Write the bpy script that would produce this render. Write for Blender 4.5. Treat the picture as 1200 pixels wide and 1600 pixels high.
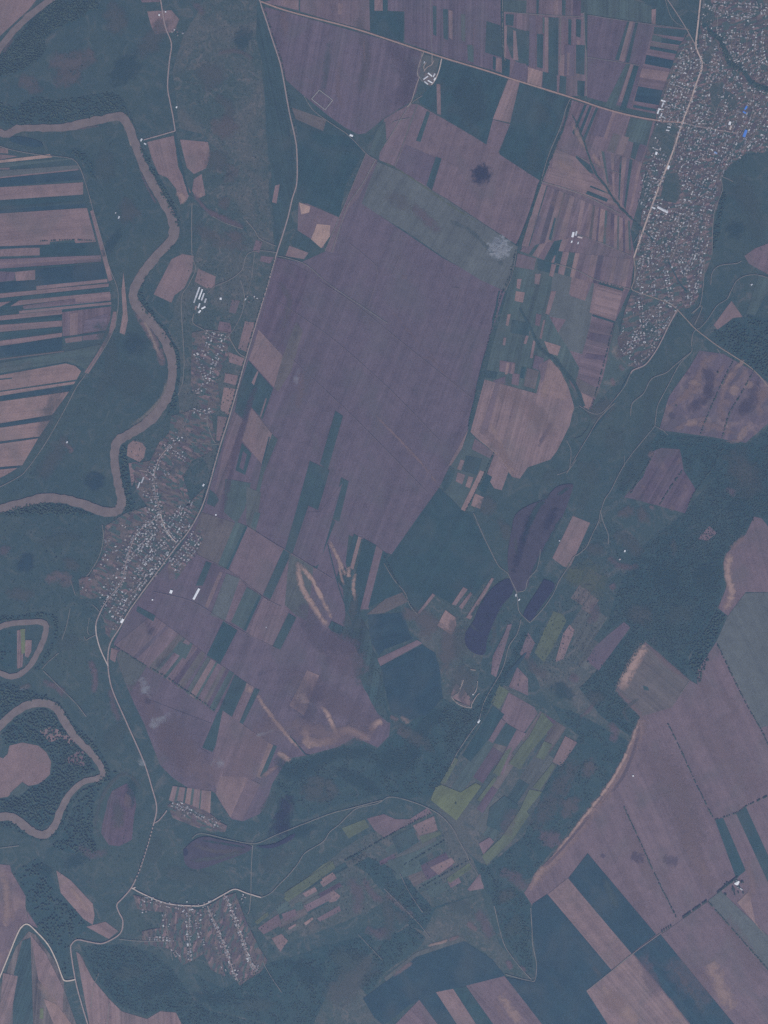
import bpy, math, random
import numpy as np
random.seed(7)
rng = np.random.default_rng(11)
R = math.radians
for o in list(bpy.data.objects):
    bpy.data.objects.remove(o)
sc = bpy.context.scene
C = sc.collection
PX = 5.0                        # metres per map unit: the survey grid is 1200 x 1600 units, north up
def W(x, y): return ((x - 600.0) * PX, (800.0 - y) * PX)

# ------------------------------------------------------------------ camera
ALT = 16000.0
cam = bpy.data.cameras.new('camera'); co = bpy.data.objects.new('camera', cam); C.objects.link(co)
co.location = (0, 0, ALT)
cam.sensor_fit = 'VERTICAL'; cam.sensor_height = 24
cam.lens = 12.0 / (800 * PX / ALT)
cam.clip_start = 10; cam.clip_end = 60000
sc.camera = co
# ------------------------------------------------------------------ sky, sun, exposure
SUN_EL = R(60); SUN_AZ = math.atan2(14, -148)   # the sun stands in the south, a touch east
sdir = (math.cos(SUN_EL) * math.sin(SUN_AZ), math.cos(SUN_EL) * math.cos(SUN_AZ), math.sin(SUN_EL))
w = bpy.data.worlds.new('World'); sc.world = w; w.use_nodes = True
nt = w.node_tree; bg = nt.nodes['Background']
sky = nt.nodes.new('ShaderNodeTexSky'); sky.sky_type = 'NISHITA'; sky.sun_disc = False
sky.sun_elevation = SUN_EL; sky.sun_rotation = SUN_AZ
nt.links.new(sky.outputs[0], bg.inputs[0]); bg.inputs[1].default_value = 0.06
ld = bpy.data.lights.new('sun', 'SUN'); ld.energy = 3.4; ld.angle = R(0.5); ld.color = (1.0, 0.96, 0.9)
lo = bpy.data.objects.new('sun', ld); C.objects.link(lo)
from mathutils import Vector
lo.rotation_euler = Vector(sdir).to_track_quat('Z', 'Y').to_euler(); lo.location = (0, 0, 3000)
sc.view_settings.view_transform = 'Standard'; sc.view_settings.look = 'None'
sc.view_settings.exposure = 0.04; sc.view_settings.gamma = 1
sc.cycles.max_bounces = 4; sc.cycles.volume_bounces = 1; sc.cycles.transparent_max_bounces = 24
sc.cycles.use_denoising = False; sc.cycles.denoiser = 'OPENIMAGEDENOISE'; sc.cycles.denoising_prefilter = 'ACCURATE'; sc.cycles.denoising_input_passes = 'RGB_ALBEDO_NORMAL'
HAZE_DENSITY = 1.75e-5; HAZE_COL = (0.42, 0.60, 1.0)

# ------------------------------------------------------------------ colours: how a surface looks through the air -> its own albedo
AIR = (0.0367, 0.0544, 0.0993); GAIN = (0.61, 0.625, 0.675)
def lin(c):
    c /= 255.0
    return c / 12.92 if c <= 0.04045 else ((c + 0.055) / 1.055) ** 2.4
def D(r, g, b):
    v = [max(0.004, (lin(c) - a) / k) for c, a, k in zip((r, g, b), AIR, GAIN)]
    return (v[0], v[1], v[2], 1.0)
PAL = {
 'G0': (64, 84, 105), 'G1': (66, 87, 105), 'G2': (70, 89, 106), 'G3': (80, 96, 110), 'G4': (92, 101, 115), 'GM': (74, 91, 106),
 'GR': (87, 96, 110), 'Y': (91, 103, 107), 'YL': (97, 108, 106),
 'M0': (86, 86, 109), 'M1': (91, 89, 111), 'M2': (96, 94, 115), 'M3': (105, 99, 117), 'P1': (117, 107, 121), 'P2': (126, 113, 124),
 'T': (146, 129, 134), 'B': (97, 98, 112), 'V': (88, 92, 106), 'WP': (65, 75, 102), 'WM': (77, 82, 105), 'RV': (108, 105, 118),
 'RD': (158, 150, 156), 'RK': (134, 126, 136), 'TR': (112, 114, 124), 'SA': (150, 139, 140)}
def pal(c): return D(*(PAL[c] if isinstance(c, str) else c))

# ------------------------------------------------------------------ node helpers
class NB:
    def __init__(s, name):
        s.m = bpy.data.materials.new(name); s.m.use_nodes = True; s.t = s.m.node_tree
        s.b = s.t.nodes['Principled BSDF']; s.b.inputs['Roughness'].default_value = 0.95
        s.b.inputs['Specular IOR Level'].default_value = 0.1
    def n(s, typ, **kw):
        x = s.t.nodes.new('ShaderNode' + typ)
        for k, v in kw.items(): setattr(x, k, v)
        return x
    def l(s, a, b): s.t.links.new(a, b)
    def val(s, sock, v):
        if hasattr(v, 'is_output'): s.l(v, sock)
        else: sock.default_value = v
    def math(s, op, a, b=0.0, c=None, clamp=False):
        x = s.n('Math', operation=op); x.use_clamp = clamp
        s.val(x.inputs[0], a); s.val(x.inputs[1], b)
        if c is not None: s.val(x.inputs[2], c)
        return x.outputs[0]
    def pos(s): return s.n('NewGeometry').outputs['Position']
    def scale(s, v, sx, sy=None, sz=0.0):
        x = s.n('VectorMath', operation='MULTIPLY'); s.l(v, x.inputs[0]); x.inputs[1].default_value = (sx, sx if sy is None else sy, sz)
        return x.outputs[0]
    def noise(s, v, detail=3, rough=0.55, dist=0.0, dim='2D', w=None):
        x = s.n('TexNoise', noise_dimensions=dim); s.l(v, x.inputs['Vector'])
        x.inputs['Scale'].default_value = 1; x.inputs['Detail'].default_value = detail
        x.inputs['Roughness'].default_value = rough; x.inputs['Distortion'].default_value = dist
        return x.outputs[0]
    def attr(s, name, typ='OBJECT', out='Fac'):
        x = s.n('Attribute', attribute_type=typ, attribute_name=name); return x.outputs[out]
    def mix(s, f, a, b):
        x = s.n('Mix', data_type='RGBA'); s.val(x.inputs[0], f); s.val(x.inputs[6], a); s.val(x.inputs[7], b)
        return x.outputs[2]
    def step(s, v, lo, hi):
        x = s.n('MapRange', interpolation_type='SMOOTHSTEP'); s.l(v, x.inputs[0])
        x.inputs[1].default_value = lo; x.inputs[2].default_value = hi
        return x.outputs[0]
    def vscale(s, col, f):
        x = s.n('VectorMath', operation='SCALE'); s.val(x.inputs[0], col); s.val(x.inputs['Scale'], f)
        return x.outputs[0]
def offset_by_random(nb, v):
    oi = nb.n('ObjectInfo'); m = nb.math('MULTIPLY', oi.outputs['Random'], 900.0)
    a = nb.n('VectorMath', operation='ADD'); nb.l(v, a.inputs[0]); nb.l(m, a.inputs[1])
    return a.outputs[0]

def mat_field():
    nb = NB('crop and soil'); oi = nb.n('ObjectInfo'); p = nb.pos()
    oc = nb.n('TexCoord').outputs['Object']
    n1 = nb.noise(nb.scale(p, 1/420.), 4, .55, .6)
    n2 = nb.noise(nb.scale(p, 1/70.), 5, .6, .3)
    n3 = nb.noise(nb.scale(p, 1/11.), 2, .6)
    s1 = nb.noise(offset_by_random(nb, nb.scale(oc, 1/16., 1/1300.)), 2, .6)
    s2 = nb.noise(offset_by_random(nb, nb.scale(oc, 1/75., 1/2500.)), 2, .6)
    st = nb.attr('streak'); mo = nb.attr('mottle')
    e = nb.math('MULTIPLY', nb.math('ADD', nb.math('SUBTRACT', s1, .5), nb.math('MULTIPLY', nb.math('SUBTRACT', s2, .5), 1.3)), st)
    f = nb.math('ADD', 1.0, nb.math('MULTIPLY', nb.math('SUBTRACT', n1, .5), .30))
    f = nb.math('ADD', f, nb.math('MULTIPLY', nb.math('SUBTRACT', n2, .5), .55))
    f = nb.math('ADD', f, nb.math('MULTIPLY', nb.math('SUBTRACT', n3, .5), .75))
    f = nb.math('ADD', f, nb.math('MULTIPLY', e, 1.3))
    col = nb.vscale(oi.outputs['Color'], f)
    big = nb.noise(nb.scale(p, 1/150.), 5, .6, .35)
    col = nb.mix(nb.math('MULTIPLY', nb.step(big, .45, .85), mo), col, pal('T'))
    gr = nb.noise(nb.scale(p, 1/260., 1/300.), 3, .5, .4)
    col = nb.mix(nb.math('MULTIPLY', nb.step(gr, .42, .8), .32), col, pal('GR'))
    nb.l(col, nb.b.inputs['Base Color'])
    bp = nb.n('Bump'); bp.inputs['Strength'].default_value = .12; bp.inputs['Distance'].default_value = 3
    nb.l(n2, bp.inputs['Height']); nb.l(bp.outputs[0], nb.b.inputs['Normal'])
    return nb.m
def mat_meadow(name, cols, amp=.5, fine=.6, scale=1.0):
    nb = NB(name); p = nb.pos()
    n1 = nb.noise(nb.scale(p, 1/700.*scale), 5, .6, .7)
    n2 = nb.noise(nb.scale(p, 1/120.*scale), 5, .65, 1.2)
    n3 = nb.noise(nb.scale(p, 1/14.), 3, .65)
    col = nb.mix(nb.step(n1, .35, .68), pal(cols[0]), pal(cols[1]))
    col = nb.mix(nb.math('MULTIPLY', nb.step(n2, .48, .78), amp), col, pal(cols[2]))
    rd = nb.noise(nb.scale(p, 1/330.*scale), 3, .5, 1.4)
    ln = nb.math('SUBTRACT', 1.0, nb.step(nb.math('ABSOLUTE', nb.math('SUBTRACT', rd, .5)), .0, .022))
    col = nb.mix(nb.math('MULTIPLY', ln, .38), col, pal('G1'))
    rd2 = nb.noise(nb.scale(p, 1/210.*scale), 4, .6, 1.0)
    ln2 = nb.math('SUBTRACT', 1.0, nb.step(nb.math('ABSOLUTE', nb.math('SUBTRACT', rd2, .56)), .0, .016))
    col = nb.mix(nb.math('MULTIPLY', ln2, .22), col, pal('B'))
    f = nb.math('ADD', 1 - fine * .5, nb.math('MULTIPLY', n3, fine))
    f = nb.math('ADD', f, nb.math('MULTIPLY', nb.math('SUBTRACT', n2, .5), .4))
    nb.l(nb.vscale(col, f), nb.b.inputs['Base Color'])
    bp = nb.n('Bump'); bp.inputs['Strength'].default_value = .2; bp.inputs['Distance'].default_value = 6
    nb.l(n2, bp.inputs['Height']); nb.l(bp.outputs[0], nb.b.inputs['Normal'])
    return nb.m
def mat_flat(name, var=.25, sc_=25., rough=.95, metal=0, spec=.1, tint=True):
    nb = NB(name); oi = nb.n('ObjectInfo'); p = nb.pos()
    n = nb.noise(nb.scale(p, 1/sc_), 3, .6)
    f = nb.math('ADD', 1 - var * .5, nb.math('MULTIPLY', n, var))
    nb.l(nb.vscale(oi.outputs['Color'], f), nb.b.inputs['Base Color'])
    nb.b.inputs['Roughness'].default_value = rough; nb.b.inputs['Specular IOR Level'].default_value = spec
    return nb.m
def mat_gardens():
    nb = NB('garden plots'); oc = nb.n('TexCoord').outputs['Object']; p = nb.pos()
    wob = nb.noise(nb.scale(p, 1/90.), 2, .5)
    v = nb.n('TexVoronoi', voronoi_dimensions='2D', feature='F1', distance='CHEBYCHEV'); v.inputs['Scale'].default_value = 1
    v.inputs['Randomness'].default_value = .75
    nb.l(nb.scale(oc, 1/44., 1/17.), v.inputs['Vector'])
    sp = nb.n('SeparateColor'); nb.l(v.outputs['Color'], sp.inputs[0])
    r = sp.outputs[0]; g = sp.outputs[1]
    col = nb.mix(nb.step(r, .26, .36), pal('G3'), pal((89, 90, 108)))
    col = nb.mix(nb.step(r, .5, .62), col, pal((95, 96, 110)))
    col = nb.mix(nb.step(r, .78, .84), col, pal((102, 101, 114)))
    col = nb.mix(nb.step(g, .92, .96), col, pal('P1'))
    n2 = nb.noise(nb.scale(p, 1/80.), 4, .6)
    col = nb.mix(nb.math('MULTIPLY', nb.step(n2, .5, .75), .6), col, nb.n('ObjectInfo').outputs['Color'])
    n3 = nb.noise(nb.scale(p, 1/9.), 3, .7)
    nb.l(nb.vscale(col, nb.math('ADD', .55, nb.math('MULTIPLY', n3, .9))), nb.b.inputs['Base Color'])
    return nb.m
def mat_soft():
    nb = NB('bare soil'); oi = nb.n('ObjectInfo'); p = nb.pos()
    a = nb.attr('edge', 'GEOMETRY'); st = nb.attr('strength')
    n = nb.noise(nb.scale(p, 1/55.), 4, .6, .8); n3 = nb.noise(nb.scale(p, 1/11.), 2, .6)
    k = nb.math('SUBTRACT', nb.math('ADD', nb.math('MULTIPLY', a, .8), nb.math('MULTIPLY', n, 1.4)), .72)
    k = nb.step(k, .0, .8)
    k = nb.math('MULTIPLY', nb.math('MULTIPLY', k, nb.step(a, 0, .35)), st)
    nb.l(nb.vscale(oi.outputs['Color'], nb.math('ADD', .8, nb.math('MULTIPLY', n3, .4))), nb.b.inputs['Base Color'])
    nb.l(k, nb.b.inputs['Alpha'])
    return nb.m
def mat_leaf(name, dark, light):
    nb = NB(name); p = nb.pos()
    v = nb.n('TexVoronoi', voronoi_dimensions='2D'); v.inputs['Scale'].default_value = 1; nb.l(nb.scale(p, 1/13.), v.inputs['Vector'])
    sp = nb.n('SeparateColor'); nb.l(v.outputs['Color'], sp.inputs[0])
    n = nb.noise(nb.scale(p, 1/160.), 4, .6)
    f = nb.math('ADD', nb.math('MULTIPLY', sp.outputs[0], .45), nb.math('MULTIPLY', nb.step(n, .3, .7), .55))
    nb.l(nb.mix(f, dark, light), nb.b.inputs['Base Color'])
    return nb.m
M_FIELD = mat_field(); M_GARD = mat_gardens(); M_SOFT = mat_soft()
M_GROUND = mat_meadow('meadow ground', ('G2', 'GM', (92, 98, 112)), .8, .9)
M_MEADOW = mat_meadow('smooth pasture', ('G2', 'GM', 'GR'), .55, .5)
M_ROUGH = mat_meadow('rough pasture', ('GM', 'GR', (98, 101, 114)), .85, 1.0, 1.8)
M_WOODFLOOR = mat_meadow('wood floor', ('G1', 'G2', 'GM'), .5, .8)
M_ROAD = mat_flat('worn road', .55, 22)
M_WATER = mat_flat('silty water', .7, 60, .6, 0, .12)
M_ROOF = mat_flat('roofing', .25, 6, .8, 0, .2); M_WALL = mat_flat('plaster', .15, 4)
M_LEAF = mat_leaf('foliage', (.036, .060, .045, 1), (.085, .120, .085, 1))
M_LEAF2 = mat_leaf('pale foliage', (.03, .055, .045, 1), (.075, .11, .08, 1))
M_BARK = mat_flat('bark', .4, 1)

# ------------------------------------------------------------------ object helpers
def tag(o, label=None, cat=None, group=None, kind=None):
    if label: o['label'] = label
    if cat: o['category'] = cat
    if group: o['group'] = group
    if kind: o['kind'] = kind
    return o
def link(name, me, mat, parent=None):
    o = bpy.data.objects.new(name, me); C.objects.link(o)
    if mat: me.materials.append(mat)
    if parent: o.parent = parent
    return o
def mesh_np(name, co_, tris):
    co_ = np.asarray(co_, np.float32); tris = np.asarray(tris, np.int32)
    me = bpy.data.meshes.new(name)
    me.vertices.add(len(co_)); me.vertices.foreach_set('co', co_.ravel())
    k = tris.shape[1]
    me.loops.add(tris.size); me.loops.foreach_set('vertex_index', tris.ravel())
    me.polygons.add(len(tris)); me.polygons.foreach_set('loop_start', np.arange(0, tris.size, k, dtype=np.int32))
    me.polygons.foreach_set('loop_total', np.full(len(tris), k, np.int32))
    me.update(calc_edges=True); me.validate()
    return me
from mathutils.geometry import tessellate_polygon
ZC = {}
def nextz(layer='other'):
    ZC[layer] = ZC.get(layer, 0.0) + (0.003 if layer == 'plots' else 0.008)
    return ZC[layer]
Z = {'zone': 0.3, 'plots': 1.35, 'field': 2.2, 'sub': 4.0}
def sheet(name, pts, mat, z, ang=None, jitter=0.0, parent=None):
    """a flat sheet of land; ang (degrees from north, clockwise) turns its own axes along its rows"""
    P = [Vector((*W(x, y), 0)) for x, y in pts]
    if jitter > 0:
        Q = []
        for i, a in enumerate(P):
            b = P[(i + 1) % len(P)]; L = (b - a).length; n = max(1, int(L / 55))
            d = (b - a).normalized() if L > 0 else Vector((1, 0, 0)); nn = Vector((-d.y, d.x, 0))
            Q.append(a)
            for k in range(1, n):
                Q.append(a + (b - a) * (k / n) + nn * random.gauss(0, jitter * PX))
        P = Q
    cx = sum(p.x for p in P) / len(P); cy = sum(p.y for p in P) / len(P)
    a = R(-(ang or 0)); ca, sa = math.cos(-a), math.sin(-a)
    L = [((p.x - cx) * ca - (p.y - cy) * sa, (p.x - cx) * sa + (p.y - cy) * ca, 0) for p in P]
    tr = tessellate_polygon([[Vector(v) for v in L]])
    T = []
    for t in tr:
        A, B, D_ = (L[i] for i in t)
        T.append(t if (B[0]-A[0])*(D_[1]-A[1]) - (B[1]-A[1])*(D_[0]-A[0]) > 0 else (t[0], t[2], t[1]))
    o = link(name, mesh_np(name, L, T), mat)
    o.location = (cx, cy, z); o.rotation_euler = (0, 0, a)
    if parent is not None:
        o.parent = parent; o.matrix_parent_inverse = parent.matrix_basis.inverted()
    return o
def F(c, pts, label=None, ang=20, streak=.35, mottle=0.0, lay='field', name='field', jit=0.0):
    o = sheet(name, pts, M_FIELD, Z[lay] + nextz(lay), ang, jit)
    o.color = pal(c); o['streak'] = float(streak); o['mottle'] = float(mottle)
    tag(o, label, 'field' if label else None, kind='structure')
    return o
def S(c, *pts, **kw):
    kw.setdefault('lay', 'sub'); return F(c, list(pts), **kw)
def strips(A, B, Cc, Dd, seq, ang=20, streak=.3, lay='sub'):
    """narrow strip fields side by side from edge A-B to edge D-C; seq = [(width, colour or None)]"""
    tot = sum(q[0] for q in seq); f = 0
    L = lambda p, q, t: (p[0] + (q[0] - p[0]) * t, p[1] + (q[1] - p[1]) * t)
    for q in seq:
        g = f + q[0] / tot
        if q[1]: F(q[1], [L(A, B, f), L(A, B, g), L(Dd, Cc, g), L(Dd, Cc, f)], ang=ang, streak=streak, lay=lay)
        f = g
def inside(px, py, poly):
    r = np.zeros(len(px), bool); n = len(poly)
    for i in range(n):
        x1, y1 = poly[i]; x2, y2 = poly[(i+1) % n]
        if y1 == y2: continue
        c = ((y1 > py) != (y2 > py)) & (px < (x2-x1)*(py-y1)/(y2-y1) + x1)
        r ^= c
    return r
def mosaic(poly, ang, w_, h_, cols, p=.7, lay='plots'):
    a = R(ang); c_, s_ = math.cos(a), math.sin(a)
    T = lambda u, v: (u * c_ - v * s_, u * s_ + v * c_)
    Q = [(x * c_ + y * s_, -x * s_ + y * c_) for x, y in poly]
    u = min(q[0] for q in Q); U = max(q[0] for q in Q); V = max(q[1] for q in Q)
    while u < U:
        du = w_ * random.uniform(.6, 1.6); v = min(q[1] for q in Q)
        while v < V:
            dv = h_ * random.uniform(.55, 1.5)
            cs = [T(u + .3, v + .3), T(u + du - .3, v + .3), T(u + du - .3, v + dv - .3), T(u + .3, v + dv - .3)]
            if random.random() < p and all(inside(np.array([x]), np.array([y]), poly)[0] for x, y in cs):
                F(random.choice(cols), cs, None, ang, .6, .04, lay)
            v += dv
        u += du
def smooth(pts, n=6):
    if len(pts) < 3: return [tuple(map(float, p)) for p in pts]
    P = [pts[0]] + list(pts) + [pts[-1]]; out = []
    for i in range(1, len(P) - 2):
        p0, p1, p2, p3 = P[i-1], P[i], P[i+1], P[i+2]
        for k in range(n):
            t = k / n
            out.append(tuple(.5 * (2*p1[j] + (p2[j]-p0[j])*t + (2*p0[j]-5*p1[j]+4*p2[j]-p3[j])*t*t + (3*p1[j]-p0[j]-3*p2[j]+p3[j])*t**3) for j in (0, 1)))
    out.append(tuple(map(float, pts[-1])))
    return out
def normals(P):
    N = []
    for i in range(len(P)):
        a = P[max(0, i-1)]; b = P[min(len(P)-1, i+1)]
        dx, dy = b[0]-a[0], b[1]-a[1]; l = math.hypot(dx, dy) or 1
        N.append((-dy/l, dx/l))
    return N
def ribbon(name, pts, width, c, mat, z, n=6, wob=0.0, kind='structure', taper=False, parent=None):
    P = smooth(pts, n); N = normals(P); V = []; Fc = []
    z0 = z + nextz('line') * .5
    for i, (p, q) in enumerate(zip(P, N)):
        wd = width(i / (len(P) - 1)) if callable(width) else width
        wl = wd * .5 + random.gauss(0, wob); wr = wd * .5 + random.gauss(0, wob)
        if taper: k = min(1, 4 * min(i, len(P)-1-i) / len(P) + .15); wl *= k; wr *= k
        V.append((*W(p[0]+q[0]*wl, p[1]+q[1]*wl), 0)); V.append((*W(p[0]-q[0]*wr, p[1]-q[1]*wr), 0))
    for i in range(len(P)-1): Fc.append((2*i, 2*i+1, 2*i+3, 2*i+2))
    # keep faces looking up
    a, b, d = V[0], V[1], V[3]
    if (b[0]-a[0])*(d[1]-a[1]) - (b[1]-a[1])*(d[0]-a[0]) < 0: Fc = [f[::-1] for f in Fc]
    o = link(name, mesh_np(name, V, Fc), mat, parent); o.location.z = z0
    o.color = pal(c); o['streak'] = 0.0; o['mottle'] = 0.0
    if kind: o['kind'] = kind
    return o
def soft(pts, width, c='T', k=.8, name='bare_ground', n=5):
    """a patch of another ground colour with ragged, fading edges, along a line"""
    P = smooth(pts, n) if len(pts) > 2 else [(pts[0][0]+(pts[1][0]-pts[0][0])*t/8, pts[0][1]+(pts[1][1]-pts[0][1])*t/8) for t in range(9)]
    N = normals(P); V = []; E = []; Fc = []; m = len(P)
    for i, (p, q) in enumerate(zip(P, N)):
        e = math.sin(math.pi * min(1, max(0, (i + .0) / (m - 1)))) ** .45
        for j, s in enumerate((-1, -.55, 0, .55, 1)):
            V.append((*W(p[0]+q[0]*s*width*.5, p[1]+q[1]*s*width*.5), 0)); E.append((0, .6, 1, .6, 0)[j] * e)
    for i in range(m-1):
        for j in range(4): a = i*5+j; Fc.append((a, a+1, a+6, a+5))
    a, b, d = V[0], V[1], V[6]
    if (b[0]-a[0])*(d[1]-a[1]) - (b[1]-a[1])*(d[0]-a[0]) < 0: Fc = [f[::-1] for f in Fc]
    return soft_obj(name, V, Fc, E, c, k)
def soft_obj(name, V, Fc, E, c, k):
    me = mesh_np(name, V, Fc)
    at = me.attributes.new('edge', 'FLOAT', 'POINT'); at.data.foreach_set('value', np.asarray(E, np.float32))
    o = link(name, me, M_SOFT); o.location.z = 7.6 + nextz('soft'); o.color = pal(c); o['strength'] = float(k); o['kind'] = 'structure'
    return o
def blob(cx, cy, rx, ry, c='T', k=.7, rot=0, name='bare_ground'):
    V = [(*W(cx, cy), 0)]; E = [1.0]; Fc = []; n = 20; ca, sa = math.cos(R(rot)), math.sin(R(rot))
    J = [1 + random.uniform(-.18, .18) for _ in range(n)]
    for r_, e in ((.5, .75), (1, 0)):
        for i in range(n):
            x = math.cos(2*math.pi*i/n)*rx*r_*J[i]; y = math.sin(2*math.pi*i/n)*ry*r_*J[i]
            V.append((*W(cx+x*ca-y*sa, cy+x*sa+y*ca), 0)); E.append(e)
    for i in range(n):
        j = (i+1) % n
        Fc.append((0, 1+j, 1+i, 0))
        Fc.append((1+i, 1+j, 1+n+j, 1+n+i))
    tri = [(a, b, c_) for a, b, c_, _ in Fc[::2]] + [t for q in Fc[1::2] for t in ((q[0], q[1], q[2]), (q[0], q[2], q[3]))]
    return soft_obj(name, V, tri, E, c, k)

# ------------------------------------------------------------------ trees as masses
ICO = None
def ico():
    import bmesh
    bm = bmesh.new(); bmesh.ops.create_icosphere(bm, subdivisions=1, radius=1)
    v = np.array([x.co[:] for x in bm.verts]); f = np.array([[q.index for q in p.verts] for p in bm.faces]); bm.free()
    return v, f
ICO = ico()
COUNT = [0]
def crowns(name, xs, ys, r0, r1, mat, label=None, cat=None, kind='stuff', group=None, parent=None):
    n = len(xs)
    if n == 0: return None
    COUNT[0] += n
    v, f = ICO
    rad = rng.uniform(r0, r1, n)
    jit = 1 + rng.uniform(-.22, .22, (n, len(v), 1))
    P = v[None] * jit * rad[:, None, None]
    P[:, :, 2] *= .65
    P[:, :, 0] += ((xs - 600) * PX)[:, None]; P[:, :, 1] += ((800 - ys) * PX)[:, None]; P[:, :, 2] += (9 + rad * .65)[:, None]
    Fa = (f[None] + (np.arange(n) * len(v))[:, None, None]).reshape(-1, 3)
    o = link(name, mesh_np(name, P.reshape(-1, 3), Fa), mat, parent)
    tag(o, label, cat, group, kind)
    return o
def fill_pts(poly, spacing, gate=0.0):
    a = np.array(poly); x0, y0 = a.min(0); x1, y1 = a.max(0)
    s = spacing / PX
    gx, gy = np.meshgrid(np.arange(x0, x1, s), np.arange(y0, y1, s)); gx = gx.ravel(); gy = gy.ravel()
    gx = gx + rng.uniform(-.6, .6, len(gx)) * s; gy = gy + rng.uniform(-.6, .6, len(gy)) * s
    k = inside(gx, gy, poly)
    if gate > 0:
        q = np.sin(gx/13.1 + 3*np.sin(gy/17.3)) * np.cos(gy/11.7 + 2*np.sin(gx/9.1)) * .5 + .5
        k &= rng.uniform(0, 1, len(gx)) > gate * (1.45 - q)
    return gx[k], gy[k]
def edge_dist(px, py, poly):
    m = np.full(len(px), 1e9); n = len(poly)
    for i in range(n):
        x1, y1 = poly[i]; x2, y2 = poly[(i+1) % n]; dx, dy = x2-x1, y2-y1; L = dx*dx+dy*dy or 1
        t = np.clip(((px-x1)*dx+(py-y1)*dy)/L, 0, 1); m = np.minimum(m, np.hypot(px-x1-t*dx, py-y1-t*dy))
    return m
def wood(label, poly, spacing=13, r0=5, r1=9, gate=.25, floor='wood floor', mat=None, name='wood'):
    s = sheet('ground', poly, M_WOODFLOOR, 1.0 + nextz('wood'), 0, .8); s['kind'] = 'structure'
    xs, ys = fill_pts(poly, spacing, gate)
    d = edge_dist(xs, ys, poly); k = rng.uniform(.0, 1, len(xs)) < np.clip(d / 5.0 + .25, 0, 1)
    return crowns(name, xs[k], ys[k], r0, r1, mat or M_LEAF, label, 'wood')
def scrub(label, poly, spacing=40, r0=1.8, r1=4.5, gate=.6, mat=None, name='scrub'):
    xs, ys = fill_pts(poly, spacing, gate)
    return crowns(name, xs, ys, r0, r1, mat or M_LEAF, label, 'scrub')
def belt(label, pts, width=1.6, spacing=8, r0=4, r1=6.5, gap=.05, name='tree_belt', group=None):
    P = smooth(pts, 6); X = []; Y = []; N = normals(P)
    for i in range(len(P)-1):
        L = math.hypot(P[i+1][0]-P[i][0], P[i+1][1]-P[i][1]) * PX
        k = max(1, int(L / spacing * max(1, width * PX / 9)))
        for j in range(k):
            if random.random() < gap: continue
            t = random.random(); q = random.uniform(-.5, .5) * width
            X.append(P[i][0]+(P[i+1][0]-P[i][0])*t+N[i][0]*q); Y.append(P[i][1]+(P[i+1][1]-P[i][1])*t+N[i][1]*q)
    return crowns(name, np.array(X), np.array(Y), r0, r1, M_LEAF, label, 'tree belt', 'stuff', group)

# ================================================================== THE LAND
ground = link('ground', mesh_np('ground', [(-9000, -9000, 0), (9000, -9000, 0), (9000, 9000, 0), (-9000, 9000, 0)], [(0, 1, 2, 3)]), M_GROUND)
ground['kind'] = 'structure'
def zone(name, mat, pts, c='GM', jit=.5, ang=0):
    o = sheet(name, pts, mat, Z['zone'] + nextz('zone'), ang, jit); o.color = pal(c); o['kind'] = 'structure'; return o
# pastures
zone('meadow_ground', M_MEADOW, [(30,215),(100,205),(190,193),(215,260),(260,340),(262,378),(215,440),(205,480),(268,560),(262,620),(185,690),(190,790),(150,800),(75,778),(0,790),(0,745),(60,700),(130,600),(185,500),(175,410),(130,255),(60,238)])
zone('meadow_ground', M_MEADOW, [(70,70),(160,0),(222,0),(235,30),(262,110),(270,200),(225,210),(195,170),(60,150),(0,165),(0,120)])
zone('meadow_ground', M_MEADOW, [(1120,300),(1140,262),(1210,240),(1210,380),(1160,395),(1130,470),(1070,545),(1030,640),(1020,670),(985,710),(950,770),(930,830),(900,870),(865,900),(900,800),(890,735),(930,660),(1000,575),(1075,480),(1105,400)])
zone('meadow_ground', M_MEADOW, [(890,700),(895,800),(860,755),(800,805),(795,870),(775,905),(770,870),(740,805),(725,798),(770,760),(830,730)], 'G3')
zone('rough_ground', M_ROUGH, [(285,60),(320,0),(405,0),(410,120),(418,200),(420,300),(430,400),(400,410),(380,340),(300,310),(330,240),(320,210),(280,200),(270,110)])
zone('rough_ground', M_ROUGH, [(330,320),(430,400),(425,430),(340,690),(330,740),(280,650),(275,560),(262,520),(275,470),(305,400)])
zone('rough_ground', M_ROUGH, [(850,1010),(900,990),(985,1045),(962,1085),(1000,1120),(980,1170),(955,1215),(880,1310),(835,1370),(822,1398),(770,1350),(860,1200),(905,1150),(860,1110),(830,1040)])
zone('rough_ground', M_ROUGH, [(632,948),(652,958),(676,930),(705,945),(745,920),(735,1010),(755,1025),(735,1105),(690,1090),(600,1150),(690,1085),(685,1030),(640,985)])
zone('rough_ground', M_ROUGH, [(490,1600),(515,1545),(585,1487),(605,1470),(640,1440),(680,1400),(750,1390),(780,1475),(830,1530),(790,1525),(760,1490),(720,1465),(650,1490),(590,1530),(570,1560),(600,1600)])
zone('rough_ground', M_ROUGH, [(480,1370),(560,1310),(680,1262),(740,1345),(755,1390),(675,1415),(620,1400),(560,1430),(540,1440),(430,1480),(400,1450)])
zone('rough_ground', M_ROUGH, [(665,1255),(700,1195),(780,1065),(860,1110),(905,1150),(860,1210),(760,1355),(735,1335)], 'G3')
zone('wet_ground', M_MEADOW, [(0,800),(70,785),(150,800),(165,820),(150,880),(125,920),(150,980),(170,1040),(240,1250),(200,1390),(110,1370),(60,1330),(0,1350)])

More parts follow.
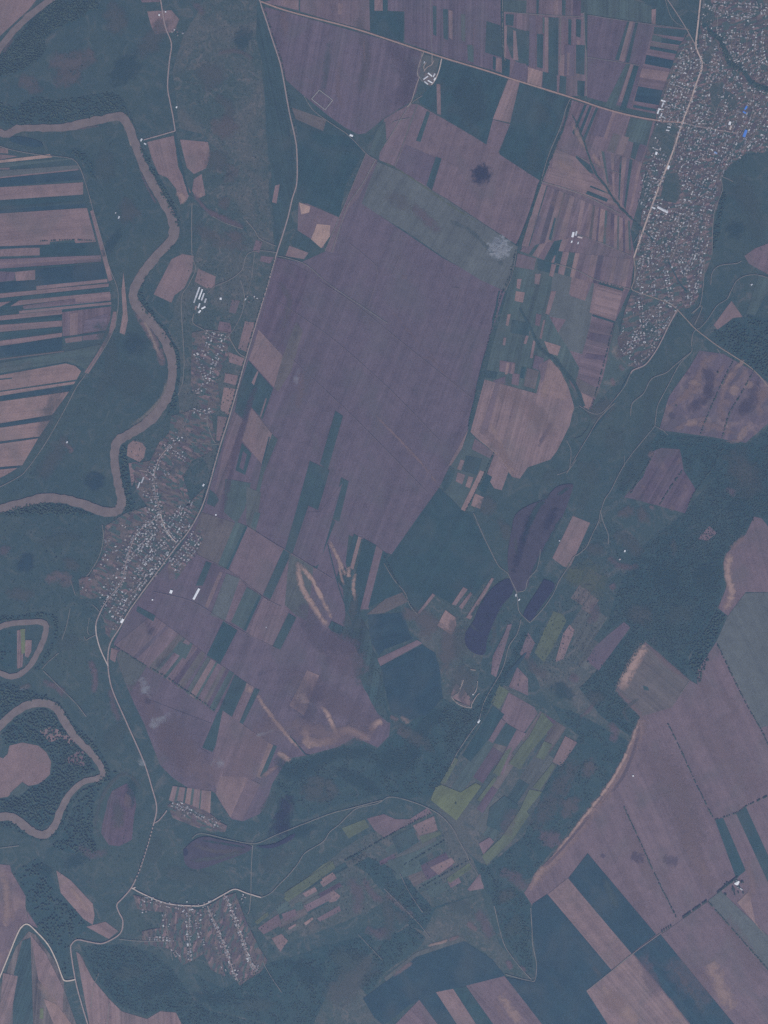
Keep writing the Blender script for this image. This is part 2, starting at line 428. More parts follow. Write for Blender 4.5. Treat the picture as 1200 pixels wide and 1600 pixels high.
# big plain
F('M2', [(432,402),(470,410),(515,390),(545,320),(590,252),(592,336),(690,402),(789,456),(755,560),(732,668),(686,762),(660,800),(612,866),(596,862),(575,845),(545,836),(540,880),(545,900),(548,960),(570,1010),(572,1080),(590,1110),(610,1130),(608,1150),(590,1168),(555,1152),(525,1168),(480,1180),(450,1185),(425,1225),(415,1260),(405,1272),(380,1283),(362,1280),(345,1255),(337,1240),(330,1235),(300,1235),(270,1215),(250,1195),(225,1130),(210,1100),(195,1065),(180,1020),(178,1005),(200,960),(240,905),(280,858),(318,795),(345,705),(372,612),(405,490)],
  'vast mauve ploughed plain filling the middle between the straight highway and the long canal', 22, .32, 0)
# north blocks
F('M2', [(409,10),(450,20),(600,62),(660,82),(658,110),(650,145),(640,160),(600,185),(572,208),(560,210),(540,200),(512,180),(490,162),(475,150),(460,137),(447,125)], 'mauve wedge field between the highway and the pink road, with the fenced square at its edge', 10, .5)
F('G1', [(464,195),(500,206),(548,212),(568,238),(540,290),(530,338),(495,322),(490,325),(478,318),(464,310),(465,250)], 'dark blue-green field east of the highway bend, below the fenced square', 22, .25)
F('G2', [(446,125),(475,150),(512,180),(545,208),(555,216),(500,208),(463,196),(452,165)], ang=120)
S('B', (456,168),(510,187),(505,205),(462,186), ang=115, streak=.4)
F('G2', [(402,0),(408,8),(443,125),(450,190),(460,250),(458,300),(440,350),(430,398),(428,350),(424,300),(424,265),(416,215),(414,150),(413,110),(400,60)], ang=-12, streak=.5)
F('M3', [(572,240),(590,250),(560,310),(545,325),(530,360),(522,395),(508,392),(517,368),(530,338)], ang=25)
F('M3', [(466,318),(480,318),(530,340),(517,368),(508,378),(505,388),(490,376),(465,360)], 'small mauve field corner holding two tan patches beside the highway', ang=25)
S('T', (467,316),(485,323),(483,332),(471,335), streak=.2); S('T', (495,350),(516,352),(515,370),(502,388),(486,374),(491,362), streak=.2, mottle=.2)
F('G2', [(462,360),(490,376),(483,393),(455,383)]); F('P1', [(452,384),(482,395),(475,405),(446,400)])
F('M3', [(600,186),(641,162),(652,163),(617,260),(592,250)], ang=24); S('G3', (590,200),(602,190),(604,222),(588,247),(576,240), streak=.3)
F('G4', [(590,253),(617,264),(640,275),(700,313),(760,353),(808,385),(802,420),(789,455),(750,437),(690,400),(640,365),(590,335),(565,318),(575,290)], 'long grey-green field crossing the plain diagonally, under the small white cloud', 30, .35)
F('M3', [(653,163),(700,190),(760,225),(843,282),(828,335),(808,383),(760,352),(700,312),(617,262),(634,215)], 'mauve field block with the dark cloud shadow, above the grey-green diagonal field', 18, .35, .12)
S('G2', (667,173),(672,176),(657,222),(650,220)); S('G2', (681,245),(690,248),(675,297),(666,290)); S('M2', (617,262),(634,226),(680,246),(666,290), streak=.25); S('M3',(690,248),(718,262),(700,311),(676,297))
F('G1', [(690,92),(792,123),(770,186),(760,226),(655,160),(657,150),(680,130)], 'dark green field right of the roadside farmyard, south of the pink road', 22, .3)
S('P1', (682,131),(688,132),(689,180),(683,178)); S('P1', (794,124),(812,128),(797,192),(770,186), streak=.4); S('M3', (770,187),(797,194),(778,240),(760,226))
F('G1', [(812,130),(890,154),(882,175),(843,282),(780,241),(797,192)], 'dark green field with olive bloom, left of the canal below the pink road', 22, .4); 
# above the pink road
F('M3', [(409,4),(425,0),(467,0),(467,17),(440,10)]); F('P1', [(440,0),(466,0),(466,15),(440,8)])
F('M3', [(469,0),(577,0),(578,48),(520,33),(469,18)], ang=3, streak=.35); S('P1', (528,5),(536,6),(533,24),(528,22), ang=0)
F('G1', [(578,0),(605,0),(605,18),(631,19),(630,66),(600,58),(579,49)], 'dark green notched field on the north side of the pink road', 0, .2); S('P1', (585,0),(598,0),(598,17),(585,17))
F('M2', [(606,0),(782,0),(784,114),(735,100),(700,90),(632,66),(632,18),(606,17)], 'mauve field above the pink road, with narrow green strips, left of the canal', 1, .55)
for q in (('G2',676,9,682,57),('G2',692,14,700,63),('P1',701,16,707,62),('GR',720,22,727,66),('G3',730,70,740,98)): S(q[0], (q[1],q[2]),(q[3],q[2]+1),(q[3],q[4]),(q[1]+1,q[4]-3), ang=0)
S('G2', (760,33),(782,40),(784,90),(758,82), streak=.2, ang=0); S('P1', (775,90),(784,92),(784,114),(775,111)); S('G1', (770,88),(775,90),(774,110),(770,108))
F('M3', [(787,0),(912,0),(918,150),(890,150),(800,122),(788,115)], ang=2, streak=.6)
for q in (('G3',787,0,823,20),('G2',790,22,803,40),('G1',822,48,827,103),('M2',827,25,837,104),('G2',838,0,842,24),('G3',848,27,851,52),('G2',839,53,849,106),('P1',851,27,857,112),('G2',857,27,873,117),('B',874,30,877,70),('G1',888,30,893,70),('P1',874,85,882,119),('M2',882,70,898,118),('P1',886,82,890,118),
          ('G2',900,30,908,58),('P1',902,62,906,120),('G2',900,70,914,116),('G1',902,126,914,150),('P1',865,0,872,25),('G2',878,0,884,24),('M1',895,0,908,28)):
    S(q[0], (q[1],q[2]),(q[3],q[2]+1),(q[3]-1,q[4]+1),(q[1],q[4]-1), ang=0, streak=.4)
S('G2', (790,40),(826,50),(826,100),(810,99),(799,90),(790,62), mottle=.15); S('P1', (802,47),(806,49),(810,95),(802,93)); S('P1', (788,40),(792,40),(791,90),(788,90))
S('M2', (805,96),(825,103),(822,128),(797,120)); S('G1', (788,91),(797,94),(796,119),(787,116)); S('P2', (825,105),(848,112),(845,137),(824,130), streak=.5); S('G2', (848,112),(870,118),(870,144),(847,137)); S('G2', (875,118),(885,120),(884,149),(873,146))
F('M2', [(918,24),(1023,38),(985,170),(917,152)], 'mauve field with slanting green strips between two light farm tracks, north of the pink road', 12, .35)
S('P1', (983,33),(990,33),(975,97),(967,95)); S('G2', (980,34),(984,33),(967,95),(961,93)); S('G1', (993,34),(997,35),(983,98),(977,97)); S('P1', (985,100),(990,102),(973,160),(966,160)); S('G3', (978,100),(985,100),(960,172),(945,166)); S('G1', (990,102),(998,104),(977,174),(968,172)); 
F('G3', [(900,0),(990,0),(1020,10),(1021,37),(918,22),(905,20)], ang=0, streak=.6); F('G2', [(1000,0),(1037,0),(1072,43),(1023,38),(1018,8)]); S('P1', (1018,15),(1025,14),(1024,38),(1018,37))
F('M3', [(1021,40),(1073,46),(1060,90),(1040,140),(1025,178),(985,170),(1000,120)], 'banded mauve and green field block west of the big town, north of the crossroads', 97, .5)
for q in ([(1022,42),(1073,47),(1068,59),(1021,53)],'G2'),([(1034,59),(1067,65),(1064,71),(1033,67)],'G1'),([(1020,54),(1034,58),(1033,67),(1018,64)],'G3'),([(1016,72),(1060,80),(1058,85),(1015,77)],'G1'),([(1010,86),(1054,95),(1049,108),(1007,100)],'G0'),([(1003,107),(1047,113),(1042,127),(999,121)],'P1'),([(997,135),(1037,142),(1032,165),(991,158)],'G0'),([(990,164),(1028,171),(1027,175),(989,168)],'G1'),([(1017,66),(1061,73),(1060,79),(1016,71)],'B'):
    S(q[1], *q[0], ang=97, streak=.35)
# east of the canal
F('M3', [(892,156),(940,170),(1024,190),(1005,290),(985,360),(992,400),(985,450),(960,505),(925,640),(895,605),(870,560),(790,540),(805,430),(815,388),(845,283),(870,220)], ang=20, streak=.45)
S('M3', (905,160),(985,182),(955,262),(925,240),(895,190), streak=.6)
S('G1', (913,163),(917,164),(896,213),(893,210)); S('G1', (921,165),(925,166),(905,218),(901,214)); S('G2', (931,168),(935,169),(912,225),(909,220)); S('M2', (940,170),(957,175),(945,215),(925,212)); S('P1', (957,175),(962,177),(948,216),(943,215))
S('G3', (985,183),(1020,190),(1010,230),(975,218), streak=.6); S('B', (958,208),(970,212),(960,240),(948,236)); S('P1',(972,212),(983,215),(973,243),(962,240)); S('G2', (990,222),(1000,224),(992,250),(985,246)); S('M1',(1000,225),(1010,228),(1001,253),(993,250))
strips((925,232),(1003,254),(985,338),(942,285), [(2,'M3'),(1,'P1'),(1,'G3'),(2,'M2'),(1,'P1'),(2,'M3'),(.7,'G2'),(1.5,'P1'),(1,'M2'),(1,'G2'),(2,'M3'),(1,'P1')], 22, .5)
S('G2', (900,243),(922,258),(928,272),(898,262)); S('P1', (866,232),(898,245),(926,275),(900,278),(862,262), mottle=.3, ang=105); S('M3', (882,180),(898,215),(890,240),(870,228), streak=.5)
S('P1', (858,262),(925,276),(962,305),(978,328),(920,308),(850,286), ang=105, streak=.6, mottle=.3)
S('G1', (918,298),(950,311),(948,316),(915,303), ang=110); S('P1', (921,292),(955,305),(953,309),(920,297)); S('G1', (923,290),(953,302),(952,304),(921,292)); 
strips((845,287),(898,308),(876,396),(815,384), [(1.2,'P1'),(.2,'G2'),(1.5,'M3'),(1,'M2'),(1,'P1'),(.3,'B'),(1,'M3'),(1,'P1')], 20, .5)
strips((900,308),(984,346),(986,398),(890,362), [(1.5,'M3'),(1,'P1'),(1.2,'M3'),(1,'P1'),(.7,'B'),(1,'P1'),(.5,'M1'),(1.3,'P2'),(.6,'G3'),(1,'M3'),(1,'M1'),(.8,'P1'),(.5,'GR'),(1,'P1'),(.6,'M1'),(.9,'P1'),(.5,'G3')], 20, .6)
strips((820,386),(890,372),(870,414),(812,392), [(1.5,'M3'),(.6,'G2'),(1,'P1'),(1,'M3'),(1.2,'G2'),(1,'P1')], 15)
S('G1', (866,340),(869,341),(861,376),(857,374)); S('G1', (868,380),(876,381),(870,400),(863,398)); S('M2', (840,337),(846,339),(839,366),(833,364)); 
strips((870,392),(985,405),(976,455),(862,425), [(1,'G2'),(1,'P1'),(1,'G3'),(.7,'P2'),(2,'M3'),(1,'P1'),(1,'M2'),(1.5,'M3'),(.6,'P1'),(1.2,'M3'),(1,'P1')], 15, .5)
F('G4', [(866,418),(895,424),(887,500),(855,494)], 'grey-green square field between the canal and the town, mid right', 10, .15); F('P1', [(895,423),(921,434),(914,470),(889,460)]); F('G4', [(889,462),(914,470),(926,440),(931,450),(915,555),(890,548),(872,520),(884,500)], 'grey-green strip field left of the banded mauve squares, mid right', 12, .3)
F('P1', [(934,440),(974,452),(961,502),(926,491)], 'banded pink square field just west of the town lower end', 105, .8); S('G1', (936,441),(974,452),(973,455),(935,444)); S('G1', (926,491),(961,502),(960,505),(925,494)); F('P1', [(930,436),(935,438),(926,490),(921,488)])
F('M3', [(925,497),(960,507),(940,600),(930,625),(900,600),(905,570)], 'banded mauve field beside the thin tree line, west of the town tip', 105, .7); S('M1', (922,520),(954,525),(951,538),(919,530)); S('M1', (916,552),(946,556),(944,563),(913,560)); S('B', (900,590),(936,608),(930,622),(903,610)); S('P2', (906,612),(926,622),(920,640),(912,636))
F('G3', [(962,503),(975,560),(985,573),(960,600),(925,638),(942,590)], mottle=.6, streak=.2)
F('G3', [(813,392),(840,400),(866,415),(856,490),(872,520),(890,548),(905,575),(900,600),(870,562),(858,570),(840,615),(757,593),(768,545),(790,465)], 'patchwork of small green plots between the canal and the curving creek', 15, .6, .05)
for q in ('P2',(806,455),(820,457),(817,473),(804,470)),('P1',(808,436),(815,436),(812,452),(807,450)),('P1',(836,428),(845,428),(842,445),(835,443)),('P2',(793,491),(798,491),(794,510),(790,508)),('P1',(861,455),(869,455),(858,492),(852,490)),('G1',(840,405),(868,412),(865,428),(840,422)),('P1',(862,412),(869,414),(864,433),(858,431)),('P1',(849,500),(852,500),(846,530),(843,528)),('M3',(781,563),(805,567),(803,585),(780,580)),('P2',(792,567),(796,567),(793,585),(789,585)),('P1',(800,569),(805,569),(803,585),(798,584)),('G1',(815,573),(822,574),(818,592),(812,590)),('M3',(809,396),(838,404),(834,422),(805,417)),('M2',(836,555),(850,560),(846,580),(832,575)),('P1',(833,532),(837,533),(832,560),(828,559)),('P2',(850,533),(876,541),(871,556),(858,552)),('P1',(824,517),(828,518),(822,538),(818,537)),('M3',(838,490),(846,492),(843,510),(836,508)),('P1',(787,527),(791,528),(789,540),(785,539)),('M3',(801,583),(812,585),(810,603),(799,600)),('G2',(757,578),(778,582),(775,592),(757,590)),('G2',(800,500),(830,505),(826,525),(797,520)),('M3',(842,570),(860,560),(852,590),(846,600)),('B',(824,575),(842,580),(836,608),(818,603)),('M2',(770,595),(790,588),(789,600),(772,598)):
    S(q[0], *q[1:], ang=15)
F('P1', [(757,593),(838,615),(850,570),(860,562),(876,580),(888,605),(897,635),(890,665),(870,705),(860,718),(825,730),(812,748),(800,745),(790,730),(735,675)], 'pinkish triangular field with pale fanning veins, right of the canal end', 15, .5, .1)
S('P2', (857,563),(872,575),(886,600),(884,625),(868,622),(845,612)); S('M3', (775,598),(782,600),(760,680),(750,676), streak=.2)
F('G3', [(733,676),(772,706),(740,800),(722,797),(688,760)], streak=.2)
for q in ('M3',(742,685),(772,707),(765,716),(737,702)),('G1',(728,712),(753,717),(745,742),(722,736)),('P1',(720,718),(726,720),(720,735),(714,733)),('P1',(715,738),(727,742),(722,757),(712,752)),('P2',(732,744),(740,746),(734,763),(727,760)),('P2',(750,735),(757,737),(727,799),(720,796)),('P1',(773,708),(797,730),(784,766),(772,763),(760,743)),('G1',(760,740),(769,745),(758,771),(747,765)),('P2',(742,771),(756,777),(750,795),(736,790)),('P1',(732,670),(722,700),(705,727),(700,728)),('G2',(703,728),(712,735),(705,755),(695,768),(690,758)):
    S(q[0], *q[1:], ang=20)

# left striped block
def SB(c, yl0, yr0, yl1, yr1, x0=-3, x1=150, **kw): S(c, (x0,yl0),(x1,yr0),(x1-(0 if x1<140 else 0),yr1),(x0,yl1), ang=84, lay='sub', **kw)
F('G2', [(-4,250),(90,244),(122,252),(135,300),(160,395),(173,450),(174,490),(160,530),(130,580),(90,640),(35,728),(-4,750)], 'striped block of long narrow fields inside the embankment at the left edge', 84, .4)
S('P2', (-3,230),(12,233),(13,240),(-3,239), lay='field'); S('P1', (-3,241),(28,244),(-3,250), lay='field'); S('T', (-3,251),(78,241),(82,246),(-3,255), lay='sub', ang=84)
SB('G3',256,247,263,249,-3,115); SB('P1',263,262,265,265,-3,15); SB('G4',267,258,277,264,-3,123); SB('P1',277,264,279,266,-3,123); SB('G0',279.5,266,292,281,-3,129, streak=.15); SB('P1',293,285,313,304,-3,130, mottle=.3); SB('G1',314,305,323,313,-3,132); SB('G2',323,313,328,318,-3,134); SB('G0',328,318,334,324,-3,134)
S('P1', (-3,334),(136,325),(150,378),(118,380),(116,375),(78,378),(78,382),(8,385),(-3,385), lay='sub', ang=84, streak=.3, mottle=.06); 
SB('G0',385,383,388,387,-3,78); S('P1', (10,389),(62,386),(62,399),(-3,401),(-3,390), lay='field'); S('G1', (63,384),(78,382),(118,380),(150,379),(156,398),(63,400), lay='sub', ang=84, streak=.2)
S('M3',(-3,405),(158,399),(158,409),(-3,420), lay='sub', ang=84, streak=.6); SB('P1',412,402,414,404,-3,158); SB('G1',420,410,423,412,-3,160); S('G0',(56,421),(161,412),(167,434),(56,451), lay='sub', ang=84, streak=.15); S('P1',(23,425),(55,422),(55,437),(25,439), lay='field'); S('M2',(-3,424),(23,425),(23,438),(-3,441), lay='field'); S('G0',(-3,442),(55,438),(57,453),(-3,458), lay='sub', ang=84)
S('P1',(57,447),(168,436),(168,441),(57,453), lay='sub', ang=84); SB('P1',459,443,466,448,-3,170); SB('G1',467,449,472,455,-3,171); SB('P1',473,456,481,460,-3,172); SB('G1',481,462,491,466,-3,36); SB('M3',478,459,490,469,36,173,streak=.5); SB('P1',461,459,472,470,118,173); SB('G2',490,481,493,484,-3,38)
SB('G1',483,470,486,472,38,174); SB('P1',486,472,491,476,30,174); SB('G1',490,476,494,479,30,174); SB('P1',494,484,501,491,-3,97); S('G1',(-3,501),(97,492),(97,500),(-3,507), lay='sub', ang=84); S('P1',(-3,508),(97,501),(97,510),(-3,519), lay='sub', ang=84, streak=.5); S('G1',(-3,520),(97,511),(97,518),(-3,529), lay='sub', ang=84); S('P1',(-3,533),(97,520),(97,526),(27,537),(-3,541), lay='sub', ang=84); S('G0',(-3,542),(97,528),(97,547),(-3,559), lay='sub', ang=84, streak=.15); S('B',(-3,561),(100,548),(100,550),(-3,563), lay='sub', ang=84)
S('M3',(97,488),(174,478),(172,500),(165,516),(98,526), lay='field', ang=0, streak=.6); S('P1',(110,490),(122,488),(121,525),(109,526), lay='sub', ang=0); S('M2',(133,500),(170,490),(165,512),(130,520), lay='sub', ang=84, streak=.8); S('G1',(98,526),(166,517),(165,520),(98,529), lay='sub', ang=84); S('P1',(101,529),(128,525),(128,533),(103,536), lay='field'); S('M3',(129,525),(164,520),(160,530),(129,532), lay='field')
S('G3',(-3,568),(100,550),(158,538),(135,577),(118,570),(105,565),(-3,584), lay='sub', ang=84, mottle=.1); SB('G1',584,566,586,568,-3,105); S('P2',(-3,587),(103,568),(118,572),(127,580),(120,593),(-3,611), lay='sub', ang=84, mottle=.25); SB('G1',592,590,594,592,-3,19); S('P2',(-3,613),(118,596),(116,600),(-3,619), lay='sub', ang=84); S('P2',(-3,628),(108,612),(82,648),(-3,662), lay='sub', ang=84, mottle=.2, streak=.3); S('P2',(-3,669),(78,657),(62,682),(-3,690), lay='sub', ang=84, mottle=.15, streak=.3); S('P2',(-3,694),(60,685),(35,727),(-3,730), lay='sub', ang=84, mottle=.1, streak=.3); S('P2',(-3,734),(28,731),(10,742),(-3,748), lay='sub', ang=84)
S('G0',(-3,620),(114,603),(110,611),(-3,626), lay='sub', ang=84, streak=.3); S('G0',(-3,663),(80,650),(78,656),(-3,668), lay='sub', ang=84); S('G0',(-3,690.5),(61,683),(60,685),(-3,693), lay='sub', ang=84);S('G0',(-3,730),(33,727),(30,731),(-3,733), lay='sub', ang=84)
F('P1', [(141,330),(146,328),(165,395),(176,437),(170,440),(158,395)], mottle=.3); F('P1', [(177,487),(182,487),(181,510),(160,550),(138,584),(132,582),(150,555),(170,520)]); F('P2', [(193,425),(197,465),(200,500),(195,523),(187,520),(192,490),(190,455)], 'pale sand spit strip between the embankment road and the river')
# west bank plots
F('P1', [(230,18),(268,16),(280,30),(272,50),(242,54),(236,40)], mottle=.1); F('M3', [(220,0),(250,0),(250,3),(222,4)])
F('P1', [(230,222),(272,212),(275,230),(278,260),(290,285),(298,300),(292,312),(282,320),(275,295),(262,278),(248,272),(238,250)], 'pinkish field tongue beside the landing on the river bend', -15, .4, .1)
F('P1', [(281,218),(325,222),(329,243),(322,263),(303,272),(292,262)], mottle=.35, ang=10); F('P1', [(303,280),(315,272),(321,305),(308,311),(300,298)], ang=10)
F('P1', [(240,460),(268,405),(285,397),(303,400),(300,425),(288,450),(272,462),(268,473)], 'rounded pinkish field beside the river bend, left of the white farm sheds', 25, .2)
F('P2', [(208,688),(222,692),(228,700),(225,715),(218,722),(198,712),(200,695)], ang=110); F('P1', [(201,724),(215,722),(212,745),(206,760)])
F('P1', [(310,420),(337,432),(335,450),(322,450),(304,440)])
for q in ('P1',(430,290),(437,288),(432,318),(425,316)),('M3',(362,468),(375,470),(368,490),(358,488)),('M3',(343,502),(360,505),(362,520),(358,525),(340,515)),('P1',(383,502),(398,504),(387,550),(372,545)),('P1',(357,550),(382,560),(378,572),(358,566)),('P1',(352,583),(372,587),(368,602),(350,597)),('P2',(350,605),(368,608),(358,650),(344,640)),('P1',(340,650),(355,652),(345,690),(338,688)),('M3',(400,375),(410,378),(405,395),(395,392)),('M3',(408,400),(428,402),(422,412),(406,408)),('P1',(352,712),(358,714),(348,740),(342,740)):
    F(q[0], list(q[1:]), ang=20)
# inside the plain
F('M1', [(434,402),(481,424),(470,480),(443,553),(404,514)], 'darker mauve parcel at the head of the plain beside the highway', 22, .5, .05, 'sub')
F('P1', [(404,515),(442,556),(428,605),(389,562)], 'light pink-mauve diamond field on the highway, left side of the plain', 30, .3, 0, 'sub')
S('B', (463,503),(473,517),(455,580),(435,612),(428,606),(442,556)); F('G2', [(388,563),(427,607),(410,655),(372,613)], 'dark green diamond field touching the highway below the light pink one', 22, .4, .0, 'sub')
S('P1', (402,580),(404,581),(397,602),(393,598)); S('P1', (415,622),(417,623),(408,652),(406,650)); S('G2', (372,614),(392,635),(384,658),(367,643)); S('P1', (393,637),(425,678),(409,725),(378,688), streak=.3); S('M3', (366,643),(383,660),(378,690),(362,735),(345,780),(335,770),(352,690), streak=.7)
S('G3', (425,678),(434,687),(412,740),(400,795),(393,800),(409,727), streak=.6); S('G1',(420,682),(422,683),(411,726),(409,724)); S('G2', (378,692),(393,709),(383,742),(368,735), streak=.5); S('M2',(380,705),(386,710),(380,735),(374,730))
S('G3', (352,748),(392,755),(383,795),(370,818),(350,800)); S('G2', (328,765),(338,773),(342,782),(335,792),(323,787), streak=.1); S('GR', (385,760),(408,770),(400,830),(385,820), streak=.5)
F('G2', [(524,642),(536,650),(512,735),(500,725)], 'long dark green strip field standing alone at the centre of the plain', 15, .2, 0, 'sub')
F('G2', [(484,720),(515,735),(497,797),(482,790),(457,865),(445,860),(463,797)], 'dark green L-shaped field just below the long central strip', 18, .3, 0, 'sub')
S('G2', (443,858),(456,865),(423,937),(411,930), streak=.2); S('G2', (533,746),(545,752),(530,815),(519,811), streak=.2); S('G1', (518,811),(524,815),(495,890),(489,886), streak=.2); S('M2', (535,755),(500,880),(493,885),(460,866),(480,800),(500,800))
F('M3', [(386,822),(443,858),(410,930),(358,892)], 'plain mauve rectangle between two green strips, lower left of the plain', 22, .2, 0, 'sub')
F('B', [(315,800),(383,822),(355,888),(310,868),(300,840)], None, 22, .35, 0, 'sub')
S('G1', (384,821),(387,823),(356,891),(353,889)); S('G3', (368,815),(384,821),(353,889),(340,884), streak=.6); S('G3', (398,800),(407,802),(400,826),(392,822)); S('G2', (322,877),(331,880),(317,915),(306,915)); S('M1',(333,880),(352,890),(330,945),(312,925)); S('P1',(343,893),(348,895),(325,950),(320,947))
F('G4', [(354,896),(375,904),(352,970),(329,961)], None, 22, .3, 0, 'sub'); F('G3', [(385,917),(408,930),(383,985),(360,971)], 'grey-green field with a dark edge, right of the bright white hall', 22, .3, 0, 'sub'); S('G1',(405,929),(409,931),(384,986),(380,984)); S('M3', (375,904),(386,916),(361,972),(352,970)); S('M3', (412,933),(422,938),(455,865),(495,890),(450,958),(425,1010),(384,988), streak=.6); S('GR', (452,865),(490,885),(480,970),(463,962),(445,945))
F('G1', [(349,970),(371,985),(345,1035),(340,1034),(323,1024)], 'dark green rectangle field low in the plain, below the white hall', 22, .15, 0, 'sub'); S('G1', (338,1034),(345,1036),(331,1067),(326,1064)); S('G2', (451,958),(463,965),(438,1015),(426,1010))
F('G2', [(367,1054),(386,1067),(360,1125),(340,1115)], None, 22, .4, 0, 'sub'); S('G2', (398,1075),(406,1078),(378,1135),(372,1133)); F('G2', [(340,1113),(358,1122),(332,1175),(316,1168)], None, 22, .3, 0, 'sub'); S('M3', (386,1067),(398,1074),(372,1133),(360,1126)); S('P1',(385,1067),(396,1073),(392,1083),(383,1080), mottle=.5)
strips((238,960),(322,1022),(285,1078),(180,1008), [(3,'M3'),(.6,'M2'),(2,'M3'),(1,'B'),(.5,'GR'),(1,'M3'),(.5,'G3'),(1,'M3'),(.8,'M1'),(1,'B')], 28, .5)
strips((324,1026),(366,1052),(335,1112),(290,1082), [(.8,'GR'),(1,'P1'),(.4,'G3'),(1,'M3'),(.8,'B'),(.7,'M1'),(1,'G3')], 25, .6)
S('G2', (215,947),(243,962),(240,971),(213,955)); S('G3', (280,1002),(300,1010),(290,1030),(270,1018)); S('GR', (190,1015),(230,1040),(205,1080),(195,1065),(182,1022)); S('P1',(174,1012),(184,1016),(180,1035),(172,1030))
S('P1', (480,1047),(499,1055),(475,1118),(452,1102), streak=.3); S('P2', (419,1160),(427,1164),(407,1216),(398,1212)); S('G2', (427,1164),(433,1166),(413,1215),(406,1213)); S('M3', (385,1215),(407,1225),(378,1283),(357,1275), streak=.2); S('M3',(348,1110),(420,1160),(400,1215),(340,1240),(330,1200)); S('P1',(345,1212),(388,1215),(360,1277),(348,1258),(337,1240), streak=.25); S('M2', (225,1090),(330,1130),(312,1168),(328,1178),(325,1232),(300,1235),(270,1215),(250,1195),(228,1130), streak=.25)
S('G1', (553,834),(560,838),(545,887),(540,880)); S('P2', (560,838),(565,840),(552,890),(547,887)); F('G1', [(568,841),(588,852),(562,955),(555,940),(556,900)], 'dark green strip field right of the wooded gully head', 15, .2, 0, 'sub'); S('M3', (588,852),(600,862),(576,952),(563,952)); F('G1', [(598,860),(606,866),(600,880),(630,925),(602,936),(575,950)], None, 15, .2, 0, 'sub')
strips((270,1228),(330,1236),(328,1278),(264,1250), [(1,'P1'),(.5,'G3'),(1.2,'P1'),(.4,'G2'),(1,'P2'),(.5,'G3'),(1.3,'P1'),(.3,'G3'),(1,'P1'),(1,'P2')], 8, .4)
# dark centre
F('G1', [(686,762),(720,795),(738,808),(752,835),(778,885),(760,905),(742,930),(730,925),(722,918),(705,943),(676,927),(653,958),(630,925),(600,880),(612,866),(655,805)], 'large dark blue-green field pointed at the top, left of the marshy ponds', 30, .15, .02)
F('B', [(573,960),(602,936),(632,923),(637,940),(600,958)], ang=75); F('G0', [(575,962),(630,957),(640,990),(645,998),(600,1015),(592,1025),(578,1000)], None, 75, .3); F('M3', [(590,1029),(652,1000),(660,1005),(592,1042)], ang=65)
F('G0', [(590,1044),(660,1008),(680,1020),(688,1050),(690,1075),(692,1090),(670,1115),(640,1125),(610,1112),(598,1060)], 'dark rounded field below the thin pink strip, right of the wooded gully', 65, .15)
S('P2', (696,953),(712,965),(713,977),(705,992),(683,977), mottle=.6); S('P1', (652,958),(676,927),(680,930),(655,960)); S('P1', (724,917),(731,921),(712,946),(706,944)); S('P1', (735,925),(738,928),(722,952),(717,948)); S('P1', (768,903),(772,904),(735,968),(728,965)); S('M3', (788,990),(793,976),(800,975),(775,1058),(767,1053),(770,1025))
F('P1', [(895,806),(922,817),(890,888),(880,885),(863,872)], 'pinkish rectangular field right of the marshy pond', 28, .2)
F('Y', [(865,955),(880,960),(885,970),(862,1015),(850,1035),(835,1020),(850,985)], 'yellow-green leaning field below the ponds', 25, .3); F('P1', [(890,976),(898,985),(880,1030),(867,1035),(880,990)], mottle=.2); F('M3', [(825,988),(836,1005),(825,1030),(812,1022)]); F('M3', [(808,1042),(825,1060),(825,1087),(795,1073)], mottle=.4); F('M3', [(795,1082),(835,1105),(840,1115),(815,1150),(780,1118)], mottle=.1); F('Y', [(780,1070),(795,1080),(780,1108),(767,1098)])
F('Y', [(847,1113),(865,1132),(853,1147),(830,1173),(813,1202),(795,1193),(813,1167),(827,1150)], 'yellow-green field leaning right with a blunt top, upper valley plots', 35, .4, lay='sub'); F('G1', [(770,1103),(788,1116),(766,1152),(735,1190),(722,1180)]); F('G2', [(790,1130),(810,1141),(797,1168),(768,1160)], lay='sub')
F('M2', [(975,972),(985,980),(935,1048),(916,1032),(930,1010),(950,992)], 'mauve clearing strip inside the right-hand woods', 35, .2)
F('M3', [(807,1140),(822,1146),(801,1175),(786,1210),(774,1205),(790,1172)], lay='sub'); F('M3', [(783,1123),(791,1128),(770,1161),(763,1157)], lay='sub'); F('Y', [(800,1167),(780,1213),(770,1207),(790,1173)], lay='sub')
F('Y', [(850,1158),(863,1163),(850,1187),(837,1183)], lay='sub'); F('P1', [(883,1150),(902,1160),(877,1197),(863,1190)], lay='sub', mottle=.1); F('Y', [(863,1192),(868,1197),(843,1235),(832,1230)], lay='sub')
F('YL', [(680,1230),(690,1226),(707,1233),(720,1238),(727,1233),(743,1223),(752,1228),(713,1282),(673,1250)], 'bright yellow-green field at the road bend, lower centre', 40, .25, lay='sub'); F('Y', [(711,1183),(716,1187),(696,1224),(687,1225)], lay='sub'); F('Y', [(773,1213),(776,1218),(751,1252),(745,1250)], lay='sub')
F('Y', [(827,1233),(847,1237),(823,1267),(827,1273),(800,1313),(760,1352),(753,1337),(782,1310),(813,1264)], 'long crooked yellow-green field running down to the belt of scrub, lower centre', 35, .3, lay='sub')
F('M3', [(748,1318),(765,1308),(772,1315),(755,1335)], lay='sub'); F('G2', [(765,1262),(788,1243),(810,1258),(785,1300),(760,1290)], lay='sub')
mosaic([(770,1075),(840,1108),(905,1150),(862,1215),(800,1320),(755,1340),(715,1280),(690,1225),(735,1185)], 33, 13, 42, ('GR','G3','B','G2','M1','B','GR'), .8)
